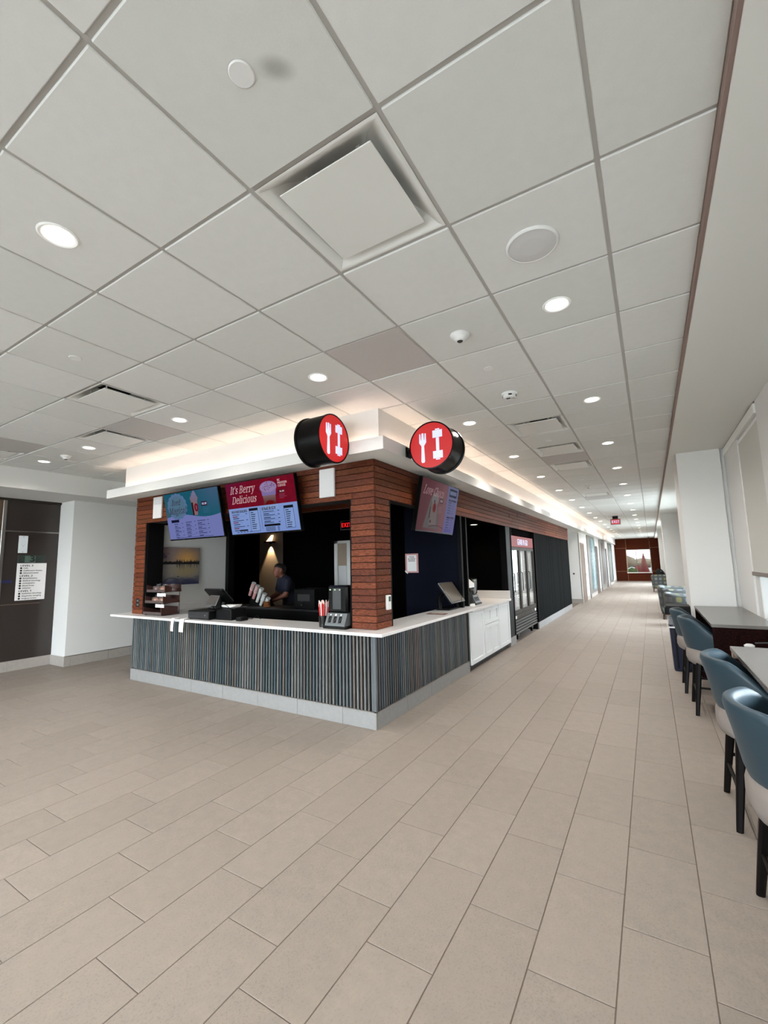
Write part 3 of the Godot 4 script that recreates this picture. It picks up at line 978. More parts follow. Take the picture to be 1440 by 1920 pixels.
	for s in [[Vector3(-0.963, CE, -0.798), "flat round sprinkler cover nearest to the viewer, beside a faint grey smudge on the tile"], [Vector3(-3.408, CE, -1.412), "flat round sprinkler cover on the left, before the first left diffuser"], [Vector3(-0.973, CE, -3.254), "flat round sprinkler cover between the white dome sensor and the smoke detector"],
			[Vector3(-0.984, CE, -5.71), "flat round sprinkler cover between the first two corridor diffusers"], [Vector3(-0.98, CE, -8.9), "flat round sprinkler cover past the third corridor diffuser"]]:
		if cap == null:
			cap = thing("sprinkler_cover", s[1], "sprinkler", s[0], 0.0, "round sprinkler covers")
			part("cover", lathe_mesh([Vector2(0.0, 0.006), Vector2(0.040, 0.006), Vector2(0.040, -0.002), Vector2(0.037, -0.005), Vector2(0, -0.0055)], 28), M.white_plastic, cap)
			part("shadow_gap", lathe_mesh([Vector2(0.043, -0.0005), Vector2(0.0, -0.0006)], 28), M.speaker_grey, cap)
		else:
			dup(cap, s[0], s[1])
	var sm := mat("smudge", Color.WHITE, 0.95)
	sm.transparency = BaseMaterial3D.TRANSPARENCY_ALPHA
	var gi := Image.create(64, 64, false, Image.FORMAT_RGBA8)
	for y in 64:
		for x in 64:
			var d := Vector2(x - 31.5, y - 31.5).length() / 32.0
			gi.set_pixel(x, y, Color(0.66, 0.66, 0.63, 0.38 * (1.0 - smoothstep(0.1, 1.0, d))))
	sm.albedo_texture = ImageTexture.create_from_image(gi)
	var sc := Vector3(-0.862, CE - 0.0025, -0.842)
	var du := Vector3(0.06, 0, -0.047)
	var dv := Vector3(0.028, 0, 0.04)
	part("dust_smudge", print_mesh(sc - du - dv, sc + du - dv, sc + du + dv, sc - du + dv), sm, get_node("ceiling"))
	var sp := thing("ceiling_speaker", "large round grey ceiling loudspeaker right of the big diffuser", "loudspeaker", Vector3(-0.368, CE, -2.045))
	part("rim", lathe_mesh([Vector2(0.122, 0.004), Vector2(0.122, -0.006), Vector2(0.114, -0.012), Vector2(0.110, -0.010)], 40), M.white_plastic, sp)
	part("grille_cloth", lathe_mesh([Vector2(0.112, -0.008), Vector2(0.06, -0.0135), Vector2(0, -0.015)], 40), M.speaker_grey, sp)
	for s in [[Vector3(-0.974, CE, -2.645), "white dome sensor with a dark lens, right of the perforated panel"], [Vector3(-6.499, CE, -2.664), "white dome sensor on the far left between two lamps"], [Vector3(-0.98, CE, -9.75), "white dome sensor far down the corridor, before the fourth diffuser"]]:
		var d := thing("ceiling_sensor", s[1], "sensor", s[0], 0.0, "white dome sensors")
		part("dome", lathe_mesh([Vector2(0.064, 0.004), Vector2(0.064, -0.006), Vector2(0.056, -0.014), Vector2(0.046, -0.022), Vector2(0.030, -0.042), Vector2(0.022, -0.046), Vector2(0, -0.046)], 28), M.white_plastic, d)
		part("lens", lathe_mesh([Vector2(0.021, -0.045), Vector2(0.015, -0.051), Vector2(0, -0.053)], 20), M.charcoal, d)
	var sd := thing("smoke_detector", "white round smoke detector with black slots and lettering, before the first corridor diffuser", "smoke detector", Vector3(-0.977, CE, -3.865))
	part("base", lathe_mesh([Vector2(0.070, 0.004), Vector2(0.070, -0.010), Vector2(0.064, -0.016), Vector2(0, -0.016)], 32), M.white_plastic, sd)
	part("head", lathe_mesh([Vector2(0.058, -0.014), Vector2(0.056, -0.038), Vector2(0.046, -0.046), Vector2(0, -0.048)], 32), M.white_plastic, sd)
	for a in [20.0, 100.0, 145.0, 260.0]:
		part("slot", box_mesh(Vector3(0.0, -0.026, 0.0565), Vector3(0.030, 0.012, 0.006)), M.black, sd, Transform3D(Basis(Vector3.UP, deg_to_rad(a)), Vector3.ZERO))
	part("label_plate", box_mesh(Vector3(-0.008, -0.048, 0.010), Vector3(0.034, 0.003, 0.026)), M.charcoal, sd)
	var st := mb()
	write(st, "ALERT", 0.009, frame(Vector3(0.012, -0.0475, -0.012), Vector3(1, 0, 0), Vector3(0, 0, -1)))
	part("lettering", fin(st), M.text_black, sd)
	# hanging exit sign
	exit_sign(Vector3(-0.95, CE, -17.2), 1.0, "red lit EXIT sign hanging from the corridor ceiling", true)
	# short dark rod under the ceiling by the end wall
	var rod := thing("ceiling_rod", "short dark rod hanging from the ceiling before the wooden end wall", "rod", Vector3(-0.02, CE, -35.2))
	part("rod", tube_mesh([Vector3(0, 0.0, 0), Vector3(0, -0.30, 0)], 0.03, -1, 10), M.bark, rod)
	part("plate", lathe_mesh([Vector2(0.0, -0.012), Vector2(0.09, -0.012), Vector2(0.09, 0.0)], 16), M.black, rod)

func exit_sign(at: Vector3, s: float, label: String, hung: bool) -> void:
	var e := thing("exit_sign", label, "exit sign", at)
	var y := -0.20 if hung else 0.0
	part("housing", box_mesh(Vector3(0, y, 0), Vector3(0.31, 0.20, 0.03) * s, 0.004), M.grey_metal, e)
	part("face", box_mesh(Vector3(0, y, 0.015 * s), Vector3(0.25, 0.165, 0.006) * s), M.exit_face if hung else M.black, e)
	if hung: part("mount", box_mesh(Vector3(0, -0.05, 0), Vector3(0.17, 0.10, 0.06)), M.black, e)
	var st := mb()
	write(st, "EXIT", 0.085 * s, frame(Vector3(0, y, 0.0195 * s), Vector3.RIGHT, Vector3.UP), 1, true)
	part("lettering", fin(st), M.exit_red if not hung else M.sign_white, e)

func canopy_lights() -> void:
	# light strips lying in the trough behind the canopy lip
	var runs := [[Vector3(-6.75, 2.69, -3.452), Vector3(-2.15, 2.69, -3.452), 2], [Vector3(-2.10, 2.69, -3.55), Vector3(-2.10, 2.69, -32.5), 9]]
	for r in runs:
		var n: int = r[2]
		for i in n:
			var a: Vector3 = r[0].lerp(r[1], (i + 0.01) / n)
			var b: Vector3 = r[0].lerp(r[1], (i + 0.99) / n)
			var L := a.distance_to(b)
			var alongx := absf(b.x - a.x) > 0.5
			var t := thing("led_strip", "light strip lying in the trough of the white canopy, %s side, %s length" % ["front" if alongx else "corridor", ORD[i]], "light strip", (a + b) * 0.5, 0.0, "canopy light strips")
			part("channel", box_mesh(Vector3(0, -0.008, 0), Vector3(L, 0.012, 0.03) if alongx else Vector3(0.03, 0.012, L)), M.white_plastic, t)
			part("strip_glow", box_mesh(Vector3.ZERO, Vector3(L, 0.004, 0.012) if alongx else Vector3(0.012, 0.004, L)), M.led_strip, t)
			var l := AreaLight3D.new()
			l.name = "strip_light"
			l.area_size = Vector2(L if alongx else 0.02, 0.02 if alongx else L)
			l.area_normalize_energy = true
			l.position.y = 0.006
			l.rotation.x = PI / 2
			l.light_color = Color(1.0, 0.87, 0.79)
			l.light_energy = STRIP_E * L
			l.shadow_enabled = true
			l.area_range = 8.0
			t.add_child(l)

func counter_front() -> void:
	var t := thing("slatted_counter", "kiosk counter base clad in narrow blue-grey and brown wooden slats, over a grey tile foot", "counter", Vector3(-4.45, 0, -3.9))
	var o := Vector3(4.45, 0, 3.9)
	var X := Transform3D(Basis(), o)
	var st := mb()
	sbox(st, Vector3(-6.55, 0.0, -4.1), Vector3(-2.38, 0.899, -3.708))
	sbox(st, Vector3(-2.6, 0.0, -6.17), Vector3(-2.381, 0.899, -3.709))
	part("backing", fin(st), M.slat_back, t, X)
	var slat := box_mesh(Vector3.ZERO, Vector3(0.0215, 0.734, 0.034), 0.003)
	var i := 0
	var x := -2.395
	while x > -6.55:
		part("slat", slat, M["slat_%d" % pick_slat()], t, Transform3D(Basis(), Vector3(x, 0.530, -3.694) + o))
		x -= 0.0432
		i += 1
	var z := -3.745
	while z > -6.13:
		part("slat", slat, M["slat_%d" % pick_slat()], t, Transform3D(Basis(Vector3.UP, PI / 2), Vector3(-2.366, 0.530, z) + o))
		z -= 0.0432
	part("corner_post", span(Vector3(-2.385, 0.163, -3.712), Vector3(-2.349, 0.899, -3.677), 0.003), M.slat_0, t, X)
	part("end_panel", span(Vector3(-2.6, 0.163, -6.195), Vector3(-2.352, 0.899, -6.145), 0.002), M.black, t, X)
	var edges := [-2.349, -2.75, -3.35, -3.95, -4.55, -5.15, -5.75, -6.35, -6.555]
	for k in edges.size() - 1:
		part("base_tile", span(Vector3(edges[k + 1] + 0.001, 0, -3.70), Vector3(edges[k] - 0.001, 0.157, -3.674), 0.002), M.base_tile, t, X)
	for k in 5:
		var z0 := -3.70 - 0.6 * k
		part("base_tile", span(Vector3(-2.372, 0, maxf(z0 - 0.598, -6.20)), Vector3(-2.349, 0.157, z0), 0.002), M.base_tile, t, X)
	st = mb()
	sbox(st, Vector3(-6.555, 0.157, -3.70), Vector3(-2.347, 0.164, -3.672))
	sbox(st, Vector3(-2.372, 0.157, -6.20), Vector3(-2.347, 0.164, -3.672))
	sbox(st, Vector3(-2.352, 0.0, -3.677), Vector3(-2.346, 0.162, -3.671))
	sbox(st, Vector3(-6.558, 0.0, -3.70), Vector3(-6.554, 0.162, -3.671))
	part("edge_trim", fin(st), M.metal_edge, t, X)
	var s := thing("countertop", "white stone countertop running round the corner of the kiosk", "countertop", Vector3(-4.4, 0.9, -3.7))
	st = mb()
	sbox(st, Vector3(-6.79, 0.90, -3.945), Vector3(-2.15, SLAB, -3.475), 0.003)
	sbox(st, Vector3(-2.60, 0.9001, -6.23), Vector3(-2.1501, SLAB - 0.0001, -3.9), 0.003)
	sbox(st, Vector3(-6.33, 0.9002, -5.1), Vector3(-5.75, SLAB - 0.0002, -3.9), 0.003)
	part("slab", fin(st), M.slab, s, Transform3D(Basis(), Vector3(4.4, -0.9, 3.7)))
	# two curls of white paper over the edge
	for k in 2:
		var p := thing("paper_strip", ["white paper strip hanging over the counter edge, the left of two", "white paper strip hanging over the counter edge, the right of two"][k], "paper", Vector3([-5.275, -5.085][k], SLAB, -3.475), 0.0, "paper strips on the counter edge")
		var rings := []
		var w := 0.062 if k == 0 else 0.088
		for q in [[-0.055, 0.004, -0.10], [-0.02, 0.005, -0.05], [0.0, 0.005, 0.0], [0.0, -0.004, 0.008], [-0.004, -0.06, 0.012], [-0.018, -0.115, 0.010], [-0.04, -0.155, 0.0]]:
			var c := Vector3(q[0] * 0.6, q[1], q[2])
			rings.append([c + Vector3(-w * 0.5, 0, 0), c + Vector3(w * 0.5, 0, 0.002), c + Vector3(w * 0.5, 0.003, 0.005), c + Vector3(-w * 0.5, 0.003, 0.003)])
		var pst := mb()
		loft(pst, rings, true, false)
		part("paper", fin(pst), M.white_paper, p)
	var cl := thing("paper_roll_holder", "small white clip on the counter edge between two paper strips", "clip", Vector3(-5.18, SLAB, -3.47))
	part("clip", box_mesh(Vector3(0, -0.004, 0), Vector3(0.13, 0.012, 0.03), 0.004), M.white_plastic, cl)

func pick_slat() -> int:
	return [0, 0, 1, 1, 2, 3, 4, 4, 5, 6, 2, 0][rng.randi() % 12]

# ---------------------------------------------------------------- menu screens
func rect(im: Image, x: float, y: float, w: float, h: float, c: Color) -> void:
	im.fill_rect(Rect2i(int(x), int(y), maxi(1, int(w)), maxi(1, int(h))), c)

func oval(im: Image, cx: float, cy: float, rx: float, ry: float, c: Color, edge := 0.0) -> void:
	for y in range(maxi(0, int(cy - ry)), mini(im.get_height(), int(cy + ry) + 1)):
		for x in range(maxi(0, int(cx - rx)), mini(im.get_width(), int(cx + rx) + 1)):
			var d := Vector2((x - cx) / rx, (y - cy) / ry).length()
			if d < 1.0 and (edge == 0.0 or d > 1.0 - edge): im.set_pixel(x, y, c)

func wedge(im: Image, cx: float, y0: float, y1: float, w0: float, w1: float, c: Color) -> void:
	for y in range(int(y0), int(y1)):
		var w := lerpf(w0, w1, (y - y0) / (y1 - y0))
		rect(im, cx - w, y, w * 2, 1, c)

func bars(im: Image, x: float, y: float, w: float, n: int, step: float, h: float, c: Color, c2: Color, price := true) -> void:
	for i in n:
		rect(im, x, y + i * step, w * rng.randf_range(0.45, 0.75), h, c)
		if price: rect(im, x + w * 0.88, y + i * step - 1, w * 0.12, h, c)
		rect(im, x, y + i * step + step * 0.36, w * rng.randf_range(0.6, 0.9), maxf(1.0, h * 0.5), c2)
		rect(im, x + 2, y + i * step + step * 0.62, w * rng.randf_range(0.3, 0.42), h * 1.4, c)

func screen_mat(key: String, im: Image, e: float) -> StandardMaterial3D:
	var m := mat(key, Color(0.02, 0.02, 0.02), 0.35)
	m.metallic_specular = 0.08
	m.emission_enabled = true
	m.emission = Color.BLACK
	m.emission_texture = ImageTexture.create_from_image(im)
	m.emission_energy_multiplier = e
	return m

func menu_screen(label: String, at: Vector3, right: Vector3, up: Vector3, m: Material) -> Node3D:
	var t := thing("menu_screen", label, "screen", at, 0.0, "menu screens on the kiosk")
	t.basis = frame(Vector3.ZERO, right, up).basis
	var W := 0.56
	part("housing", span(Vector3(-W, 0, -0.055), Vector3(W, 0.64, -0.001), 0.006), M.sign_black, t)
	part("bracket", span(Vector3(-0.2, 0.2, -0.13), Vector3(0.2, 0.5, -0.05)), M.black, t)
	part("display", print_mesh(Vector3(-W + 0.008, 0.018, 0.0), Vector3(W - 0.008, 0.018, 0.0), Vector3(W - 0.008, 0.632, 0.0), Vector3(-W + 0.008, 0.632, 0.0)), m, t)
	return t

func screens() -> void:
	for c in [["tv_cream", Color(0.74, 0.60, 0.62)], ["tv_dark", Color(0.03, 0.05, 0.10)], ["tv_plum", Color(0.10, 0.10, 0.22)], ["tv_pale", Color(0.72, 0.72, 0.85)], ["tv_pink", Color(0.50, 0.38, 0.40)], ["tv_olive", Color(0.30, 0.42, 0.38)]]:
		glow(c[0], c[1], 0.7)
	var dk := Color(0.10, 0.11, 0.26)
	# left: teal with a tall cup
	var im := Image.create(512, 288, false, Image.FORMAT_RGB8)
	for y in 288:
		for x in 512:
			var g := Color(0.10, 0.36, 0.44).lerp(Color(0.27, 0.38, 0.50), clampf((x - 250.0) / 200.0, 0, 1) * (1.0 - y / 190.0))
			if x < 90: g = g.lerp(Color(0.34, 0.42, 0.46), (1.0 - x / 90.0) * 0.7 * y / 150.0)
			im.set_pixel(x, y, g if y < 150 - 14 * sin(x * 0.012) else Color(0.47, 0.50, 0.74))
	for a in 16: oval(im, 120 + 78 * cos(a * TAU / 16), 84 + 66 * sin(a * TAU / 16), 20, 17, Color(0.36, 0.47, 0.62))
	oval(im, 120, 84, 76, 64, Color(0.33, 0.46, 0.55))
	wedge(im, 290, 46, 150, 32, 20, Color(0.55, 0.42, 0.44))
	wedge(im, 285, 72, 150, 24, 21, Color(0.20, 0.08, 0.13))
	wedge(im, 294, 72, 150, 17, 15, Color(0.56, 0.43, 0.44))
	oval(im, 290, 48, 36, 22, Color(0.50, 0.44, 0.52)); oval(im, 292, 30, 24, 20, Color(0.48, 0.46, 0.57)); oval(im, 294, 14, 12, 14, Color(0.48, 0.48, 0.60))
	oval(im, 302, 104, 19, 25, Color(0.46, 0.07, 0.16)); oval(im, 302, 104, 6, 14, Color(0.52, 0.36, 0.40))
	rect(im, 352, 74, 52, 26, Color(0.20, 0.05, 0.13))
	for k in 5: rect(im, 362, 112 + k * 7, 66 - (k * 17) % 30, 2, Color(0.24, 0.42, 0.52))
	rect(im, 40, 166, 78, 17, Color(0.07, 0.08, 0.20))
	bars(im, 66, 192, 86, 4, 24, 3, dk, Color(0.27, 0.30, 0.55))
	bars(im, 180, 186, 96, 4, 24, 3, dk, Color(0.27, 0.30, 0.55))
	bars(im, 292, 184, 106, 4, 25, 3, dk, Color(0.27, 0.30, 0.55))
	rect(im, 90, 281, 330, 2, dk)
	var tilt := Vector3(0, 0.978, 0.207)
	var t := menu_screen("left menu screen over the front counter, teal with a tall whipped drink", Vector3(-5.05, 1.945, -3.61), Vector3.RIGHT, tilt, screen_mat("menu_teal", im, 0.56))
	var st := mb()
	write(st, "Iced", 0.075, frame(Vector3(-0.30, 0.505, 0.002), Vector3.RIGHT, Vector3.UP), 1, false, "Droid Serif", 0.35, 0.9)
	write(st, "Magical", 0.085, frame(Vector3(-0.29, 0.395, 0.002), Vector3.RIGHT, Vector3.UP), 1, false, "Droid Serif", 0.35, 0.85)
	part("lettering", fin(st), M.tv_plum, t)
	st = mb()
	write(st, "$3.50", 0.026, frame(Vector3(0.267, 0.446, 0.002), Vector3.RIGHT, Vector3.UP), 1)
	part("price", fin(st), M.tv_pale, t)
	# middle: red with the berry drink
	im = Image.create(512, 288, false, Image.FORMAT_RGB8)
	var nz := noise(0.02, 8, 2)
	for y in 288:
		for x in 512:
			var v := 0.05 * nz.get_noise_2d(x, y)
			var base := Color(0.46 + v, 0.03, 0.13).lerp(Color(0.40, 0.06, 0.22), 1.0 - clampf((x + y) / 210.0, 0, 1))
			im.set_pixel(x, y, base if y < 142 else Color(0.55, 0.65, 0.85).lerp(Color(0.50, 0.60, 0.84), y / 288.0))
	wedge(im, 327, 62, 142, 54, 38, Color(0.46, 0.30, 0.28))
	wedge(im, 327, 62, 92, 54, 49, Color(0.50, 0.44, 0.66))
	for y in range(92, 142): rect(im, 327 - 44, y, 88, 1, Color(0.50, 0.40, 0.42).lerp(Color(0.33, 0.14, 0.12), (y - 92) / 50.0))
	oval(im, 327, 140, 34, 22, Color(0.40, 0.04, 0.05)); rect(im, 280, 142, 100, 22, Color(0.55, 0.65, 0.85))
	oval(im, 326, 48, 62, 32, Color(0.56, 0.47, 0.64)); oval(im, 326, 46, 56, 27, Color(0.60, 0.52, 0.69))
	for k in 60:
		var a := rng.randf() * TAU
		var r := sqrt(rng.randf())
		rect(im, 326 + 50 * r * cos(a), 44 + 23 * r * sin(a), 5, 2, Color(0.36, 0.15, 0.30))
	rect(im, 398, 72, 38, 15, Color(0.12, 0.03, 0.05))
	for k in 4: rect(im, 398, 92 + k * 7, [40, 36, 52, 30][k], 2, Color(0.55, 0.33, 0.42))
	var ink := Color(0.10, 0.13, 0.20)
	bars(im, 24, 176, 120, 3, 34, 3, ink, Color(0.33, 0.40, 0.55))
	for k in 3: rect(im, 24, 186 + k * 33, 40, 6, Color(0.45, 0.25, 0.35))
	for bxx in [[160, 150, 68, 128], [416, 156, 66, 118]]:
		rect(im, bxx[0], bxx[1], bxx[2], bxx[3], Color(0.12, 0.18, 0.38)); rect(im, bxx[0] + 2, bxx[1] + 2, bxx[2] - 4, bxx[3] - 4, Color(0.54, 0.64, 0.85))
		rect(im, bxx[0], bxx[1], bxx[2], 14, Color(0.07, 0.08, 0.12))
		for k in 9: rect(im, bxx[0] + 10, bxx[1] + 22 + k * 11, 22 + (k * 13) % 16, 4, ink)
	rect(im, 246, 150, 2, 120, Color(0.25, 0.30, 0.45))
	bars(im, 264, 176, 120, 4, 20, 3, ink, Color(0.33, 0.40, 0.55))
	rect(im, 262, 246, 116, 11, Color(0.05, 0.05, 0.08))
	for k in 5: rect(im, 270, 261 + k * 5, 70, 2, ink); rect(im, 356, 261 + k * 5, 14, 2, ink)
	rect(im, 66, 264, 66, 8, Color(0.07, 0.08, 0.12))
	for k in 5: rect(im, 44 + k * 25, 276, 16, 3, ink)
	t = menu_screen("right menu screen over the front counter, red with a cup of frothy berry drink", Vector3(-3.795, 1.945, -3.61), Vector3.RIGHT, tilt, screen_mat("menu_red", im, 0.6))
	st = mb()
	write(st, "It's Berry", 0.088, frame(Vector3(-0.265, 0.545, 0.002), Vector3.RIGHT, Vector3(-0.03, 1, 0)), 1, false, "Droid Serif", 0.38, 0.78)
	write(st, "Delicious", 0.088, frame(Vector3(-0.255, 0.425, 0.002), Vector3.RIGHT, Vector3(-0.03, 1, 0)), 1, false, "Droid Serif", 0.38, 0.78)
	part("lettering", fin(st), M.tv_cream, t)
	st = mb()
	for k in 3: write(st, ["BC", "PROTEIN", "COFFEE"][k], 0.024, frame(Vector3(0.305, 0.59 - 0.032 * k, 0.002), Vector3.RIGHT, Vector3.UP))
	write(st, "$4.99", 0.020, frame(Vector3(0.32, 0.462, 0.002), Vector3.RIGHT, Vector3.UP))
	part("lettering", fin(st), M.tv_cream, t)
	st = mb()
	write(st, "REFRESHERS", 0.030, frame(Vector3(-0.505, 0.288, 0.002), Vector3.RIGHT, Vector3.UP), 0, true, "Droid Sans", 0.0, 1.1)
	write(st, "ENERGY", 0.034, frame(Vector3(0.005, 0.288, 0.002), Vector3.RIGHT, Vector3.UP), 0, true, "Droid Sans", 0.0, 1.25)
	part("lettering", fin(st), M.tv_dark, t)
	# side: pink with an iced chocolate
	im = Image.create(512, 288, false, Image.FORMAT_RGB8)
	for y in 288:
		for x in 512:
			var pinkish := Color(0.29, 0.15, 0.17).lerp(Color(0.38, 0.26, 0.28), clampf((x - 60.0) / 250.0, 0, 1))
			im.set_pixel(x, y, pinkish if x < 350 else Color(0.33, 0.34, 0.44).lerp(Color(0.32, 0.30, 0.48), y / 288.0))
	wedge(im, 175, 92, 272, 38, 100, Color(0.30, 0.28, 0.28))
	wedge(im, 190, 110, 250, 34, 50, Color(0.36, 0.32, 0.31))
	oval(im, 190, 100, 46, 38, Color(0.38, 0.35, 0.35))
	oval(im, 190, 150, 22, 28, Color(0.36, 0.10, 0.11)); oval(im, 190, 150, 8, 18, Color(0.26, 0.06, 0.08))
	wedge(im, 142, 150, 215, 4, 6, Color(0.16, 0.08, 0.11))
	oval(im, 184, 114, 7, 9, Color(0.14, 0.10, 0.12)); oval(im, 160, 232, 10, 9, Color(0.18, 0.13, 0.15))
	rect(im, 252, 92, 46, 26, Color(0.20, 0.13, 0.14)); rect(im, 258, 97, 34, 14, Color(0.44, 0.40, 0.42))
	for k in 5: rect(im, 240, 140 + k * 9, 60 - (k * 17) % 25, 2, Color(0.42, 0.36, 0.36))
	for x in range(150, 345): rect(im, x, 262 - 12 * sin((x - 150) / 195.0 * PI), 1, 4, Color(0.28, 0.10, 0.14))
	rect(im, 376, 14, 112, 50, Color(0.12, 0.13, 0.19)); rect(im, 382, 26, 100, 24, Color(0.34, 0.36, 0.45))
	for s in [[82, 5], [188, 4]]:
		for k in s[1]:
			rect(im, 378, s[0] + 14 + k * 16, 44, 6, Color(0.20, 0.21, 0.30)); rect(im, 454, s[0] + 14 + k * 16, 10, 5, Color(0.22, 0.22, 0.33)); rect(im, 426, s[0] + 18 + k * 16, 24, 1, Color(0.22, 0.22, 0.33))
	for k in 6: rect(im, 372 + k * 17, 262, 10, 20, Color(0.24, 0.23, 0.42))
	t = menu_screen("pink menu screen on the corridor side of the kiosk, with an iced drink", Vector3(-2.285, 1.938, -5.025), Vector3(0, 0, -1), Vector3(0.196, 0.98, 0), screen_mat("menu_pink", im, 0.78))
	st = mb()
	write(st, "Love Choco", 0.105, frame(Vector3(-0.20, 0.50, 0.002), Vector3.RIGHT, Vector3.UP), 1, false, "Droid Serif", 0.4, 0.72)
	part("lettering", fin(st), M.tv_pink, t)
	st = mb()
	write(st, "OVER FLOWER", 0.026, frame(Vector3(0.385, 0.452, 0.002), Vector3.RIGHT, Vector3.UP), 1)
	write(st, "SMALL BOWLS", 0.026, frame(Vector3(0.385, 0.228, 0.002), Vector3.RIGHT, Vector3.UP), 1)
	part("lettering", fin(st), M.tv_dark, t)
	# flat white panels on the wooden band
	for k in 2:
		var p := thing("wall_loudspeaker", ["flat white upright panel on the wood, left of the teal menu screen", "flat white upright panel on the wood, right of the red menu screen"][k], "wall panel", Vector3([-6.0, -2.91][k], 2.29, ZF), 0.0, "white panels on the wood")
		part("body", span(Vector3(-0.102, 0, 0.002), Vector3(0.102, 0.31, 0.03), 0.006), M.speaker_grey, p)
		part("back_plate", span(Vector3(-0.08, 0.03, -0.006), Vector3(0.08, 0.28, 0.004)), M.speaker_grey, p)

func drum_signs() -> void:
	var R := 0.226
	var fork := PackedVector2Array()
	for p in [[-0.155, 0.55], [-0.105, 0.555], [-0.085, 0.27], [-0.058, 0.27], [-0.045, 0.57], [0.045, 0.57], [0.058, 0.27], [0.085, 0.27], [0.105, 0.555], [0.155, 0.55], [0.165, 0.16], [0.06, 0.01], [0.085, -0.66], [0.05, -0.72], [-0.05, -0.72], [-0.085, -0.66], [-0.06, 0.01], [-0.165, 0.16]]:
		fork.append(Vector2((p[0] - 0.38) * R, p[1] * R))
	for k in 2:
		var t := thing("drum_sign", ["round red sign with white fork and dumbbell, on the canopy's front, left of the corner", "round red sign with white fork and dumbbell, on the canopy's corridor side"][k], "sign", [Vector3(-2.43, 2.735, -3.155), Vector3(-1.715, 2.69, -3.74)][k], PI / 2 if k == 0 else 0.0, "red drum signs")
		var Z := Transform3D(Basis(Vector3.RIGHT, PI / 2), Vector3.ZERO)
		var st := mb()
		lathe(st, [Vector2(0, -0.285), Vector2(R + 0.004, -0.285), Vector2(R + 0.012, -0.28), Vector2(R + 0.012, -0.258), Vector2(R + 0.002, -0.255), Vector2(R + 0.002, -0.018), Vector2(R + 0.006, -0.016), Vector2(R + 0.006, 0.004), Vector2(R - 0.006, 0.005), Vector2(R - 0.007, -0.004)], 56, Z)
		part("drum", fin(st), M.sign_black, t)
		st = mb()
		lathe(st, [Vector2(R - 0.004, -0.006), Vector2(R - 0.006, 0.001), Vector2(0, 0.001)], 56, Z)
		part("sign_face", fin(st), M.sign_red, t)
		part("fork_symbol", prism_mesh(fork, 0.0, 0.004), M.sign_white, t)
		st = mb()
		var cx := 0.31 * R
		sbox(st, Vector3(cx - 0.095 * R, 0.62 * R, 0.0), Vector3(cx + 0.095 * R, 0.67 * R, 0.004))
		sbox(st, Vector3(cx - 0.22 * R, 0.29 * R, 0.0), Vector3(cx + 0.22 * R, 0.605 * R, 0.0045))
		sbox(st, Vector3(cx - 0.07 * R, -0.28 * R, 0.0), Vector3(cx + 0.07 * R, 0.28 * R, 0.004))
		sbox(st, Vector3(cx - 0.22 * R, -0.605 * R, 0.0), Vector3(cx + 0.22 * R, -0.29 * R, 0.0045))
		sbox(st, Vector3(cx - 0.095 * R, -0.67 * R, 0.0), Vector3(cx + 0.095 * R, -0.62 * R, 0.004))
		part("dumbbell_symbol", fin(st), M.sign_white, t)
		# arm and wall plate to the canopy lip
		st = mb()
		if k == 0:
			sbox(st, Vector3(R - 0.02, -0.045, -0.17), Vector3(0.24, 0.0, -0.11))
		else:
			sbox(st, Vector3(-0.325, -0.015, -0.165), Vector3(-R + 0.02, 0.02, -0.11))
			sbox(st, Vector3(-0.327, -0.05, -0.19), Vector3(-0.312, 0.05, -0.09))
		part("arm", fin(st), M.black, t)

